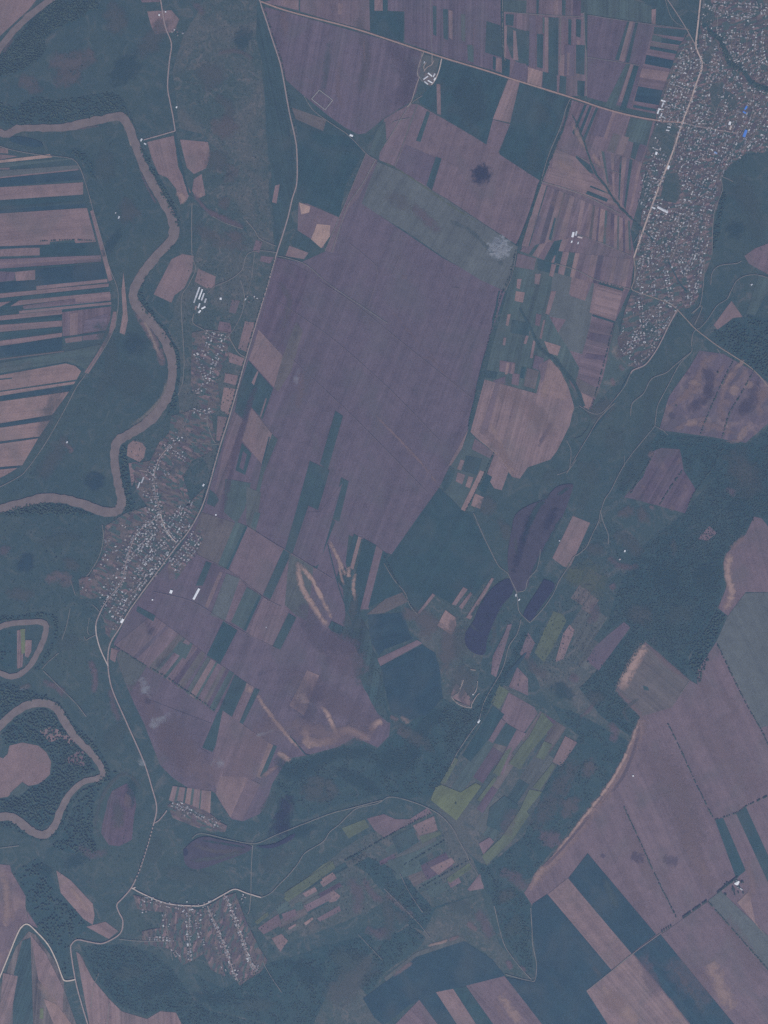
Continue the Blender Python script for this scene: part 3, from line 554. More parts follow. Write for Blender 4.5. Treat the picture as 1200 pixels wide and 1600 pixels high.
mosaic([(885,890),(950,850),(985,985),(930,1045),(870,1060),(820,1040),(850,990)], 33, 22, 45, ('GR','G3','B','G2','M1'), .35)
mosaic([(440,1400),(535,1338),(600,1318),(680,1285),(732,1345),(752,1385),(670,1410),(640,1375),(560,1350),(545,1425),(440,1475),(400,1445)], 62, 11, 34, ('GR','G3','B','G2','M1','M3','GR','G3'), .85)
mosaic([(600,1315),(680,1275),(732,1345),(752,1388),(672,1412),(610,1370)], 62, 16, 40, ('GR','G3','B','G2','M1','GR'), .9)
mosaic([(800,420),(860,430),(855,500),(888,560),(895,600),(840,612),(760,590),(770,540)], 15, 6, 17, ('GR','B','G2','G1','M1','G3'), .5)
mosaic([(350,705),(400,720),(395,800),(372,815),(332,790)], 22, 7, 60, ('M3','G3','M1','GR','B','P1'), .8)
mosaic([(120,1478),(150,1530),(190,1580),(280,1584),(284,1604),(145,1604)], -8, 12, 60, ('B','P1','M3','M3'), .7)
mosaic([(0,1480),(30,1475),(100,1545),(112,1604),(0,1604)], 5, 7, 70, ('B','M1','M3','GR','P1'), .6)
mosaic([(610,10),(770,5),(775,95),(640,60)], 1, 7, 60, ('M1','M3','M2','B'), .4)
F('M3', [(600,1272),(618,1280),(640,1280),(668,1262),(675,1270),(640,1288),(600,1308),(585,1297),(573,1279)], 'mauve curved field just above the lower tree lines', 65, .3, .15); F('Y', [(534,1294),(570,1280),(577,1292),(545,1310)], 'olive field beside the mauve curved one, lower centre', 65, .3)
F('P1', [(645,1290),(678,1275),(684,1297),(655,1305)], ang=65); F('Y', [(655,1307),(687,1298),(690,1303),(660,1318)], ang=65); F('P1', [(672,1355),(705,1340),(711,1347),(685,1367)], ang=65, mottle=.3); F('Y', [(697,1373),(733,1348),(737,1357),(703,1380)], ang=60); F('M3', [(730,1390),(750,1365),(756,1388),(735,1392)], mottle=.3); F('G2', [(612,1308),(645,1293),(655,1315),(622,1335)]); F('G3', [(605,1345),(650,1330),(660,1360),(620,1375)])
strips((444,1395),(520,1345),(524,1356),(450,1409), [(1,'Y')], 60)
for q in ('Y',(505,1350),(517,1345),(523,1354),(448,1408),(443,1403)),('P1',(500,1378),(522,1365),(526,1372),(505,1386)),('P2',(503,1373),(520,1363),(521,1366),(505,1377)),('P1',(473,1396),(492,1386),(496,1392),(478,1402)),('P1',(510,1400),(520,1390),(532,1400),(525,1408),(515,1410)),('P2',(475,1442),(488,1433),(490,1436),(478,1446)),('M3',(440,1428),(462,1420),(464,1430),(445,1440)),('M3',(403,1450),(435,1428),(440,1445),(412,1460)),('P1',(424,1466),(440,1459),(450,1470),(438,1487)),('G3',(460,1412),(472,1408),(474,1420),(462,1424)),('M3',(475,1415),(515,1395),(518,1405),(480,1425)),('Y',(398,1440),(418,1425),(420,1430),(402,1445)),('P1',(450,1450),(462,1443),(463,1446),(452,1453)),('M3',(495,1435),(530,1415),(533,1423),(500,1440)),('GR',(480,1445),(495,1438),(500,1450),(487,1458)):
    F(q[0], list(q[1:]), ang=60, mottle=.15)
# south-east
F('M3', [(962,1078),(1008,1003),(1078,1063),(1090,1070),(1088,1050),(1119,1003),(1187,1138),(1212,1130),(1212,1612),(1000,1612),(835,1420),(822,1400),(819,1395),(845,1355),(880,1320),(960,1215),(985,1160),(1000,1120)], 'great sweep of mauve farmland filling the lower right corner', -25, .25, .05)
F('B', [(1010,1008),(1078,1063),(1050,1105),(1000,1120),(964,1078)], ang=-50, lay='sub', streak=.5); F('M3', [(1178,807),(1190,810),(1202,825),(1210,925),(1165,925),(1137,962),(1122,950),(1136,915),(1130,880),(1135,865),(1165,835)], 'bulging mauve field bitten into the woods at the right edge', -15, .3, .05)
F('G4', [(1164,927),(1212,925),(1212,1130),(1187,1138),(1119,1003),(1137,963)], 'large grey-green field at the right edge below the bulging mauve one', -27, .2); S('G2', (1004,1071),(1012,1073),(1014,1079),(1006,1078))
F('G0', [(918,1333),(1025,1460),(985,1490),(888,1372)], 'dark blue-green parallelogram field above the white track, lower right', -40, .2, .02, 'sub'); F('G0', [(832,1412),(855,1397),(955,1515),(940,1530),(916,1548),(955,1604),(850,1604),(790,1527),(820,1532),(836,1535),(838,1500),(830,1440)], 'dark blue-green field left of the pale track, bottom edge', -40, .15, .02, 'sub')
F('P1', [(856,1397),(887,1372),(987,1490),(955,1515)], 'mauve parallelogram field between two dark ones, lower right', -40, .3, .05, 'sub'); F('P1', [(916,1548),(955,1517),(988,1490),(1080,1604),(952,1604)], 'pinkish field with pale blotches on the bottom edge', -40, .4, .35, 'sub'); F('G0', [(990,1490),(1032,1460),(1150,1604),(1082,1604)], 'dark green band field sloping to the bottom edge, lower right', -40, .3, .06, 'sub')
F('M3', [(1034,1459),(1105,1409),(1206,1530),(1206,1604),(1152,1604)], None, -40, .25, .02, 'sub'); F('G4', [(1106,1407),(1126,1392),(1206,1468),(1206,1520)], None, -45, .2, 0, 'sub')
F('G1', [(1117,1281),(1130,1278),(1165,1360),(1150,1372)], 'dark green strip field north-west of the lone white farm', -25, .15, 0, 'sub'); F('G1', [(1150,1271),(1165,1260),(1206,1350),(1206,1392)], 'dark green strip field at the right edge, beside a mauve strip', -25, .15, 0, 'sub'); S('P2', (1152,1410),(1170,1392),(1180,1440),(1196,1462), ang=-30, mottle=.5)
F('GR', [(600,1528),(650,1488),(720,1463),(730,1470),(650,1495),(605,1535)]); F('G0', [(605,1532),(650,1495),(725,1470),(770,1500),(790,1526),(728,1540),(700,1548),(640,1570),(600,1602),(585,1590),(567,1560)], 'dark blue-green rounded field above the three pink strips, bottom centre', -60, .15)
F('G0', [(655,1562),(681,1551),(716,1602),(686,1602)]); F('G1', [(708,1545),(728,1541),(772,1602),(746,1602)]); F('M3', [(616,1602),(655,1562),(685,1602)], ang=-45); F('P1', [(681,1550),(708,1545),(745,1602),(715,1602)], 'narrow pink strip field on the bottom edge', -40, .3); F('M3', [(728,1540),(788,1525),(850,1602),(772,1602)], 'mauve field with a pale stripe on the bottom edge, centre right', -42, .4)
# south-west
F('M3', [(-2,1350),(16,1352),(18,1362),(40,1400),(40,1420),(60,1450),(42,1443),(32,1452),(15,1490),(-2,1535)], 'mauve field with pale streaks at the left edge, above the white road loop', 15, .3, .4); F('B', [(45,1455),(55,1460),(85,1500),(100,1532),(100,1545),(120,1602),(-2,1602),(-2,1548),(25,1480)], 'fan of brownish strips inside the white road loop, lower left corner', 5, .8, .1)
S('G2', (35,1470),(48,1465),(52,1600),(20,1600),(22,1520), streak=.8); S('P1', (48,1460),(72,1490),(100,1545),(98,1580),(60,1530)); S('P1',(5,1520),(28,1525),(15,1600),(-2,1600), streak=.7); S('P2',(68,1560),(90,1570),(112,1600),(84,1600), mottle=.4); S('YL',(63,1575),(68,1575),(68,1592),(62,1591))
F('P1', [(119,1487),(124,1490),(145,1530),(170,1560),(190,1580),(230,1592),(250,1580),(275,1582),(285,1602),(140,1602)], 'pinkish-brown fields along the foot of the dark woods, bottom left', -5, .6, .1); F('P1', [(88,1360),(110,1375),(145,1412),(148,1430),(145,1445),(130,1435),(95,1395)], 'elongated pale-blotched field in scrub west of the road bend, lower left', -40, .3, .6); F('P1', [(135,1448),(165,1440),(185,1455),(170,1467)], ang=-60)
F('P1', [(-2,1182),(5,1185),(12,1178),(15,1165),(35,1160),(60,1165),(72,1175),(80,1190),(78,1210),(60,1225),(45,1228),(35,1222),(12,1245),(-2,1247)], 'rounded pink-brown field wrapped by the lowest river meander', 15, .1, 0, jit=.4); S('G3', (15,1240),(35,1222),(47,1230),(30,1245))
S('P1', (27,985),(40,983),(38,1005),(35,1042),(27,1045), streak=.8, ang=3); S('YL', (32,983),(39,982),(40,1020),(34,1022), ang=3); S('P1', (40,1000),(50,1000),(49,1018),(44,1028),(39,1025)); F('P1', [(62,1142),(80,1135),(100,1145),(122,1160),(112,1166),(97,1153),(78,1160)], jit=.4); F('M3', [(100,1188),(122,1173),(131,1174),(130,1185),(136,1196),(115,1197)], jit=.5)
# east, beyond the town
F('M2', [(1093,548),(1130,553),(1175,578),(1202,600),(1202,660),(1165,692),(1100,681),(1030,672),(1045,620),(1080,570)], 'mottled violet-brown slope field divided by two thin hedges, right edge', 25, .3, .6, jit=.3)
F('M1', [(1033,700),(1062,702),(1068,735),(1087,765),(1070,802),(1015,787),(975,777),(1005,745),(1020,705)], 'dim mauve slope field crossed by hedges below the mottled one, right', 30, .6, .2, jit=.4)
F('P1', [(1143,470),(1160,495),(1145,497),(1135,505),(1121,515),(1115,508)], 'small pinkish triangle field by the track east of the town', 35, .1); F('M3', [(1163,400),(1180,388),(1202,380),(1202,430),(1170,412)], mottle=.2); F('G3', [(1185,430),(1202,432),(1202,450),(1180,492),(1166,490)]); F('M3', [(1090,842),(1108,822),(1120,833),(1105,845)], mottle=.2)
F('P1', [(-4,-4),(60,-4),(45,15),(20,38),(-4,60)], streak=.2, mottle=.1)

# ------------------------------------------------------------------ patches of bare, washed-out or damp soil, and darker spots
for pts, wd, c, k in (
 ([(463,877),(467,886),(467,900),(473,920),(487,943),(500,963),(514,980)],13,'T',.95), ([(468,880),(475,890),(487,905),(497,923),(507,943),(519,969)],10,'T',.95), ([(514,845),(526,868),(534,885),(539,900)],8,'T',.85), ([(545,884),(545,903)],10,'T',.9), ([(556,895),(552,915),(555,940)],8,'T',.75), ([(530,870),(531,890),(538,918)],6,'T',.7),
 ([(400,1082),(412,1102),(433,1130),(450,1150),(472,1174)],9,'T',.8), ([(474,1132),(478,1145),(483,1160),(484,1170)],18,'T',.95), ([(501,1100),(512,1116),(520,1134),(530,1156)],11,'T',.95), ([(470,1155),(490,1160),(512,1158),(532,1148)],18,'T',.75), ([(528,1145),(545,1141),(560,1146),(580,1156)],17,'T',.9), ([(576,1142),(588,1130),(598,1128)],15,'T',.95), ([(510,1150),(516,1162)],14,'T',.8), ([(433,1174),(443,1182),(455,1190)],12,'T',.8), ([(408,1214),(420,1206),(436,1194)],9,'P2',.7), ([(388,1072),(394,1082)],9,'T',.6), ([(625,1118),(640,1130)],12,'T',.5),
 ([(762,655),(778,685),(792,715),(805,742)],9,'T',.5), ([(775,680),(790,725),(803,745)],6,'T',.6), ([(735,670),(760,695),(795,728),(812,745)],4,'T',.5), ([(857,590),(850,615),(858,620)],12,'T',.55), ([(840,700),(862,660)],10,'M2',.5),
 ([(897,636),(890,645)],8,'T',.6), ([(893,190),(905,215),(918,238)],9,'T',.5), ([(925,240),(940,262)],10,'T',.6), ([(870,252),(900,270)],16,'T',.45), ([(935,285),(965,305)],22,'T',.35), ([(955,275),(975,240)],9,'M3',.5), ([(860,300),(885,330)],30,'P2',.4), ([(940,350),(965,380)],26,'P2',.35),
 ([(640,560),(670,560),(700,590),(738,622)],5,'P1',.35), ([(608,480),(650,530),(695,575)],4,'P1',.35), ([(583,645),(625,688),(655,720),(683,755)],5,'P2',.6), ([(635,700),(648,715)],9,'P1',.4), ([(470,580),(470,612),(462,640)],16,'P1',.35), ([(626,431),(636,435)],10,'P1',.5),
 ([(434,440),(452,470),(440,520)],14,'B',.5), 
 ([(560,20),(572,90),(560,150)],22,'B',.4), ([(515,60),(508,120),(500,150)],14,'G3',.35), ([(530,90),(528,140),(536,170)],10,'P1',.45), ([(568,60),(570,100)],5,'P1',.5), ([(440,15),(450,60)],18,'P1',.5), ([(600,60),(640,120),(615,170)],40,'M1',.35),
 ([(742,35),(738,80)],4,'P1',.5), ([(830,215),(835,255),(822,270)],34,'G3',.35), ([(840,160),(860,200)],26,'G3',.4), ([(720,120),(750,200)],70,'G2',.5), ([(700,345),(740,365),(790,420)],9,'G3',.4), ([(640,320),(690,365)],22,'M3',.5), ([(600,300),(650,330)],30,'B',.35),
 ([(592,252),(617,262),(660,290),(705,322),(750,350)],4,'YL',.5),
 ([(1010,1006),(990,1037),(968,1080)],24,'T',.95), ([(1012,1008),(1045,1040),(1075,1062)],12,'P1',.5), ([(964,1080),(985,1100),(1003,1118)],10,'P1',.5), ([(1008,1115),(992,1160),(967,1212),(930,1262)],24,'P2',.8), ([(940,1245),(905,1295),(864,1345),(830,1386)],22,'P2',.8), ([(1000,1120),(986,1160),(962,1210),(930,1255),(890,1305),(850,1358)],7,'T',.95), ([(998,1150),(975,1195),(942,1248),(905,1292)],4,'P2',.8), ([(1000,1140),(980,1200),(955,1240)],8,'M2',.6), ([(925,1270),(885,1318),(850,1355)],6,'M2',.6), ([(1040,1170),(1070,1260),(1100,1330)],30,'P1',.4), ([(975,1290),(1000,1340),(1030,1400)],26,'P1',.4), ([(1130,1430),(1160,1480),(1195,1540)],34,'P1',.35), ([(850,1352),(838,1372),(828,1392)],14,'T',.6),
 ([(1140,862),(1137,890),(1142,930),(1130,955)],18,'T',.85), ([(1165,835),(1140,860)],12,'P2',.6), ([(1120,1075),(1150,1110),(1125,1130)],20,'P1',.35), ([(1090,1055),(1110,1090)],24,'P1',.3), ([(1060,1260),(1080,1320),(1100,1370),(1120,1390)],34,'P1',.6), ([(1090,1340),(1110,1370)],12,'P2',.5), ([(1030,1350),(1050,1400)],20,'P1',.3), ([(965,1340),(990,1390),(1010,1430)],20,'P1',.3),
 ([(985,1335),(1008,1345)],20,'M1',.7), ([(938,1335),(945,1340)],8,'M1',.7), ([(1035,1340),(1060,1350)],24,'M1',.5), ([(1165,1340),(1175,1380),(1170,1410)],16,'P2',.5), ([(1108,1500),(1125,1540),(1145,1580)],34,'T',.6), ([(1095,1520),(1108,1535)],8,'P2',.5), ([(940,1540),(965,1570),(1000,1600)],30,'T',.6), ([(945,1555),(975,1580)],40,'P2',.6), ([(1040,1560),(1065,1595)],18,'T',.5), ([(1050,1510),(1080,1550),(1100,1585)],12,'GR',.5), ([(945,1370),(955,1400),(965,1420)],16,'G3',.6), ([(925,1510),(940,1525)],10,'GR',.5),  # the M1 spots are simply darker than the mauve field around them
 ([(1000,1490),(1030,1560)],30,'M3',.4), ([(780,1550),(800,1580),(815,1600)],20,'T',.6), ([(770,1560),(790,1595)],14,'P2',.4),
 ([(668,1478),(690,1472),(700,1468)],6,'T',.6), ([(612,1526),(632,1512),(645,1503)],8,'P2',.5), ([(700,1470),(718,1462)],7,'P1',.6),
 ([(5,1360),(12,1410),(8,1450)],16,'T',.5), ([(15,1400),(22,1440)],10,'P2',.5), ([(60,1530),(85,1570),(110,1600)],18,'T',.4), ([(110,1385),(125,1405),(140,1425)],12,'T',.6), ([(125,1490),(135,1520)],8,'P2',.4),
 ([(275,300),(287,310),(283,318)],12,'T',.7), ([(310,230),(322,262)],10,'P2',.5), ([(316,300),(312,308)],8,'T',.6),
 ([(205,465),(222,500),(245,540),(256,575)],16,'P1',.75), ([(212,470),(232,515),(250,555)],7,'SA',.5), ([(262,590),(255,618),(232,645),(205,665)],9,'SA',.35), ([(178,690),(176,720),(180,750)],7,'P1',.5), ([(196,196),(201,212),(206,230)],5,'SA',.9), ([(217,262),(230,292),(246,322)],5,'M3',.5), ([(268,372),(262,385),(250,392)],4,'SA',.8), ([(60,203),(110,203),(160,196)],4,'M3',.6), ([(20,789),(60,782),(100,785)],4,'M3',.6), ([(262,570),(266,590),(258,620)],4,'SA',.8), ([(245,640),(215,668),(190,683)],4,'SA',.8),
 ([(100,600),(75,650),(60,700)],30,'GR',.4), ([(95,690),(112,702),(106,706)],9,'P1',.5), ([(105,680),(80,720),(60,750)],36,'GR',.5), ([(150,500),(175,560),(150,640)],30,'G3',.5),
 ([(65,1065),(90,1075),(105,1092)],14,'M3',.6), ([(30,1075),(50,1070)],10,'B',.6), ([(140,1030),(148,1055),(147,1085)],14,'M3',.7), ([(172,1075),(178,1105),(190,1130)],14,'M3',.5), ([(70,910),(90,900),(105,905),(95,918)],24,'P1',.45), ([(0,855),(15,865)],26,'M3',.4), ([(125,905),(137,912),(133,925)],18,'P1',.6),
 ([(28,125),(50,132),(60,148)],30,'B',.6), ([(75,95),(110,100),(150,80)],44,'B',.7), ([(80,130),(130,115)],34,'B',.6), ([(165,10),(185,30),(175,55)],40,'GR',.7), ([(20,55),(5,85)],12,'M3',.4),
 ([(300,300),(330,335),(362,340)],8,'M3',.6), ([(325,330),(355,345),(382,356)],12,'M3',.6), ([(340,315),(360,320)],26,'B',.5), ([(300,0),(320,25)],14,'M3',.4), ([(340,85),(370,80),(400,95)],10,'B',.6), ([(335,150),(360,170),(345,200)],20,'GR',.6), ([(300,350),(340,375),(390,385)],30,'B',.35), ([(340,260),(365,270),(350,290)],24,'B',.4),
 ([(975,390),(990,400)],12,'P1',.5), ([(1000,1090),(975,1110),(985,1130)],8,'GR',.6), ([(950,1130),(962,1145),(955,1160)],18,'M3',.6), ([(905,1120),(920,1110),(930,1095)],8,'M3',.5), ([(890,1055),(905,1065)],18,'M3',.5), ([(820,1020),(835,1045),(860,1060)],20,'B',.5), ([(900,1180),(870,1240),(830,1300)],40,'B',.4), ([(800,1260),(790,1310)],30,'M3',.3), ([(780,1360),(810,1375),(820,1390)],26,'M3',.5), ([(745,1420),(760,1450),(770,1465)],24,'M3',.45), ([(730,1440),(745,1455)],14,'P1',.5), ([(792,1500),(800,1515)],12,'M3',.7), ([(812,1508),(822,1518)],8,'M3',.6),
 ([(478,1225),(500,1222),(520,1235),(505,1250)],26,'GR',.7), ([(565,1370),(585,1400),(600,1408)],16,'M3',.5), ([(545,1370),(560,1400),(555,1430)],26,'M3',.4), ([(570,1450),(595,1460),(600,1448)],20,'M3',.5), ([(615,1425),(640,1440)],24,'GR',.5), ([(600,1395),(625,1415),(650,1435)],12,'P1',.4), ([(600,1400),(610,1440),(600,1470)],26,'GR',.5), ([(515,1570),(550,1530),(585,1495)],60,'GR',.6), ([(620,1140),(640,1150)],16,'P1',.5), ([(607,1120),(625,1125)],10,'P1',.5),
 ([(720,1060),(722,1095),(730,1105)],10,'M3',.5), ([(735,1095),(740,1098)],10,'P1',.5), ([(770,925),(772,990),(765,1010)],10,'GR',.5), ([(1015,640),(1000,720),(960,760)],40,'G3',.4), ([(920,760),(905,800)],20,'G3',.5), ([(1130,280),(1170,320),(1190,380)],40,'G3',.4),
 ([(970,520),(975,540),(960,560)],20,'B',.6), ([(955,590),(960,605)],10,'P1',.6), ([(967,570),(975,580)],10,'P1',.5), ([(1140,700),(1160,740),(1180,780)],60,'GR',.45), ([(1135,760),(1150,775)],14,'M3',.5), ([(1050,840),(1055,870)],14,'GR',.6), ([(960,830),(985,850),(1000,870)],30,'GR',.5), ([(905,880),(930,910),(920,930)],50,'Y',.5), ([(1000,790),(1010,820)],24,'B',.5), ([(950,870),(970,885),(1000,885)],14,'M3',.5), ([(955,912),(960,922)],14,'M3',.6), ([(925,940),(930,960),(918,975)],20,'M3',.4),
 ([(1005,650),(1025,600),(1060,560)],26,'G3',.3), ([(430,1180),(460,1210),(520,1180),(600,1180)],30,'G1',.5), ([(700,1110),(660,1140),(640,1200)],30,'G1',.5),
):
    soft(pts, wd, c, k)
for x, y, a, b, c_ in ((702,1010,18,60,'B'),(668,975,24,28,'B'),(722,1065,26,40,'GR'),(640,960,20,14,'B'),(560,1040,14,40,'G3'),(548,960,10,40,'GR'),(645,1150,50,14,'GR'),(240,60,20,45,'GR'),(60,30,30,14,'G1'),(195,110,24,40,'G1'),(165,260,22,30,'G3'),(200,330,22,24,'GR'),(175,380,10,30,'G1'),(90,845,40,14,'G3'),(110,880,20,14,'GR'),(30,930,26,14,'GR'),(105,1005,24,18,'G3'),(180,1150,18,40,'G3'),(205,1240,10,30,'G1'),(120,1345,26,14,'G1'),(70,1360,20,12,'G1'),(300,1370,60,18,'G3'),(240,1330,18,26,'G3'),(430,1345,30,20,'G3'),(470,1300,30,14,'G1'),(560,1220,50,14,'G1'),(620,1190,40,26,'G1'),(490,1240,30,16,'GR'),(420,1255,10,26,'G3'),(940,640,30,20,'GR'),(1000,560,14,10,'GR'),(1165,300,20,40,'G3'),(1150,360,20,20,'G1'),(1090,500,14,18,'GR'),(960,690,20,30,'G3'),(920,740,22,26,'G3'),(860,745,24,12,'G3'),(760,790,20,20,'GR'),(790,830,12,26,'GR'),(720,1000,20,30,'GR'),(900,900,26,24,'Y'),(930,860,20,14,'GR'),(980,800,18,12,'B'),(1165,740,30,24,'GR'),(1150,790,26,12,'G1'),(1040,900,30,26,'G1'),(1000,960,26,20,'GR'),(1060,960,26,20,'G3'),(1100,900,20,30,'G1'),(880,1080,24,16,'G1'),(930,1090,20,14,'GR'),(860,1310,24,18,'M3'),(890,1260,16,24,'B'),(920,1200,14,20,'B'),(790,1400,20,14,'GR'),(800,1450,14,26,'G3'),(720,1420,30,14,'G3'),(330,120,30,26,'GR'),(350,200,26,24,'B'),(340,250,24,24,'GR'),(380,60,18,26,'G1'),(370,370,24,10,'B'),(330,1560,40,14,'G1'),(400,1570,40,14,'G3'),(480,1520,40,20,'G1'),(540,1500,30,24,'G3'),(250,1540,40,20,'G1'),(200,1520,30,14,'G3')):
    blob(x, y, a, b, c_, .6, random.uniform(-40, 40), 'meadow_ground')
for q in (([(1100,560),(1085,600),(1058,630)],16,'P2',.6), ([(1060,628),(1085,612),(1098,600)],12,'P2',.7), ([(1160,562),(1140,590),(1128,620),(1124,660)],14,'P2',.6), ([(1145,580),(1130,605)],8,'T',.5), ([(1200,610),(1185,632),(1190,650)],14,'P2',.6), ([(1060,664),(1090,662),(1120,668),(1150,680)],12,'P2',.55), ([(1095,575),(1110,590),(1100,640)],18,'M0',.6), ([(1070,640),(1095,630),(1110,600)],20,'M0',.5), ([(1155,650),(1180,620),(1170,600)],28,'M0',.5), ([(770,600),(830,640),(870,690)],36,'P2',.4), ([(745,665),(780,700),(800,735)],16,'P2',.6)): soft(*q)
for x, y, a, b in ((1050,650,9,7),(1085,630,8,6),(1112,615,7,8),(1165,635,12,14),(1185,600,6,6),(1105,590,7,5),(1130,655,6,6),(1075,585,6,5)): blob(x, y, a, b, 'M0', .4, 20)
for q in (([(445,1130),(480,1140),(520,1150),(590,1140)],44,'P1',.6), ([(250,1130),(300,1190),(340,1230)],60,'P1',.5), ([(440,1120),(400,1160),(360,1230)],60,'P1',.4), ([(440,1050),(530,1100),(590,1140)],50,'M3',.5), ([(210,1060),(240,1120),(290,1210)],40,'M3',.6), ([(1000,1180),(1050,1220),(1090,1330)],70,'P1',.35), ([(1080,1110),(1150,1200),(1190,1240)],60,'P1',.3), ([(1040,1500),(1120,1560)],60,'P1',.25), ([(340,830),(370,700),(400,600)],14,'M1',.5), ([(500,1000),(540,1020),(560,1060)],70,'M3',.5), ([(470,940),(500,1000),(560,1010)],40,'M2',.5), ([(480,1070),(500,1100)],50,'M1',.3), ([(450,1090),(500,1130)],34,'M1',.4), ([(260,1120),(300,1200)],60,'M3',.35)):
    soft(*q)
# blotched eroded soil on the slope fields at the right edge
for x, y, a, b, r_ in ((1092,590,10,5,70),(1100,572,6,5,40),(1085,598,10,6,20),(1062,625,18,7,-35),(1075,612,16,6,-40),(1125,580,10,6,-60),(1120,600,6,8,20),(1155,570,9,5,-50),(1145,588,12,4,-50),(1160,585,10,4,-50),(1135,630,6,10,20),(1130,650,5,9,10),(1080,660,12,7,-20),(1062,668,8,5,-20),(1095,655,8,6,0),(1110,668,10,6,-40),(1160,676,14,8,-60),(1195,612,9,10,-30),(1190,620,8,12,20),(1148,610,7,12,-50),(1045,640,8,6,-40),(1145,690,8,4,0),(1170,600,6,10,-40),(1110,560,10,6,-20)):
    blob(x, y, a*1.5, b*1.0, 'P2' if (x+y) % 3 else 'T', .5, r_)
for x, y, a, b in ((1017,710,6,8),(1060,720,5,9),(1070,760,6,5),(1050,793,8,6),(1018,793,6,4),(1005,760,8,5)): blob(x, y, a, b, 'P1', .5, 30)
blob(40,880,17,20,'G0',.9, name='damp_ground'); blob(148,752,20,20,'G0',.8, name='damp_ground'); blob(205,595,40,34,'G3',.5); blob(212,540,26,26,'G0',.4, name='damp_ground')

# ------------------------------------------------------------------ water
def water(name, pts, c, label=None, jit=.5):
    o = sheet(name, smooth(pts + [pts[0]], 3)[:-1], M_WATER, 9.8 + nextz('water'), 0, jit * .6); o.color = pal(c); o['kind'] = 'structure'
    if label: o['label'] = label
    return o
RIV = [(-12,203),(10,210),(28,202),(60,200),(100,200),(130,193),(160,187),(186,182),(198,192),(209,218),(222,255),(240,290),(258,320),(270,345),(272,368),(262,382),(245,400),(225,425),(212,448),(208,464),(216,481),(235,502),(255,528),(266,552),(270,580),(265,612),(250,640),(226,664),(200,680),(183,692),(179,718),(184,750),(190,778),(188,793),(178,800),(160,799),(130,788),(100,780),(70,778),(40,785),(10,793),(-12,799)]
ribbon('river_water', RIV, lambda t: 11 + 3.5 * math.sin(min(1, t * 1.6) * 2.2) + 1.2 * math.sin(t * 61) * math.sin(t * 23), 'RV', M_WATER, 10.2, 5, .6)
ribbon('river_water', [(-12,1047),(2,1052),(18,1057),(35,1051),(50,1036),(64,1010),(72,985),(68,973),(40,972),(10,976),(-12,985)], 8.5, 'RV', M_WATER, 10.2, 5, .4)
ribbon('river_water', [(-12,1150),(8,1126),(38,1104),(65,1098),(88,1106),(103,1130),(118,1152),(140,1174),(156,1194),(161,1210),(150,1217),(130,1222),(108,1242),(95,1266),(86,1290),(70,1304),(50,1299),(35,1287),(15,1276),(-12,1278)], lambda t: 11 + 2*math.sin(t*9), 'RV', M_WATER, 10.2, 5, .45)
ribbon('river_water', [(95,-12),(55,18),(28,42),(0,76),(-14,98)], 10, 'RV', M_WATER, 10.2, 5, .4)
water('pond_water', [(803,908),(800,928),(785,945),(770,975),(761,1000),(757,1022),(740,1020),(728,1008),(727,990),(740,970),(750,945),(768,920),(790,905)], 'WP', 'dark blue curved pond below the track causeway')
water('pond_water', [(850,905),(866,912),(862,925),(840,955),(830,969),(818,964),(822,950),(838,925)], 'WP', 'dark straight-sided pond right of the track junction')
water('marsh_water', [(882,757),(895,757),(893,768),(882,800),(862,840),(842,878),(828,903),(825,915),(817,922),(806,925),(797,905),(793,870),(799,830),(805,805),(825,790),(850,780),(868,762)], 'WM', 'purple-grey marshy pond beside the pinkish rectangular field', .9)
water('marsh_water', [(287,1328),(300,1315),(320,1307),(350,1313),(390,1321),(388,1330),(350,1345),(310,1358),(290,1350)], 'WM', None, .9)
F('M1', [(168,1252),(175,1236),(190,1228),(198,1224),(208,1236),(213,1258),(208,1290),(206,1312),(186,1322),(170,1320),(158,1302),(163,1275)], 'violet dried marsh inside the old river arc, left of the lower highway', 10, .7, .08, jit=.9)
for q in (([(400,1322),(430,1318),(460,1302),(455,1312),(425,1325)],'WP'), ([(286,1328),(292,1325),(294,1334),(288,1337)],'WP'), ([(818,1022),(822,1022),(795,1060),(790,1055)],'G0'), ([(15,214),(40,215),(63,222),(66,230),(45,229),(18,222)],'G0')):
    water('pond_water', *q)
soft([(858,770),(835,800),(815,850)],12,'G2',.8); soft([(880,800),(850,860),(825,905)],8,'G2',.9); soft([(805,840),(808,870)],8,'GR',.6); soft([(735,965),(755,935)],8,'G2',.8); soft([(745,985),(735,975)],8,'GR',.5); soft([(890,760),(870,775)],8,'G2',.8); soft([(830,800),(815,850),(800,900)],16,'WP',.4); soft([(870,790),(850,830)],22,'WP',.4); soft([(190,1260),(180,1300)],26,'P1',.35); blob(185,1275,14,30,'GR',.5,5); blob(200,1250,8,16,'P1',.5); soft([(300,1320),(340,1330),(380,1328)],10,'B',.6); soft([(295,1345),(340,1340),(385,1328)],9,'GR',.7); soft([(310,1312),(350,1318),(385,1324)],5,'G2',.8); soft([(446,1240),(448,1262),(438,1285),(428,1312)],34,'WP',.6, 'damp_ground'); soft([(452,1285),(440,1305)],24,'WP',.5, 'damp_ground')
soft([(155,1310),(150,1285),(158,1250),(175,1222),(195,1210),(212,1220),(222,1245)],9,'GR',.6); soft([(120,1320),(145,1335),(170,1330)],18,'M3',.4)

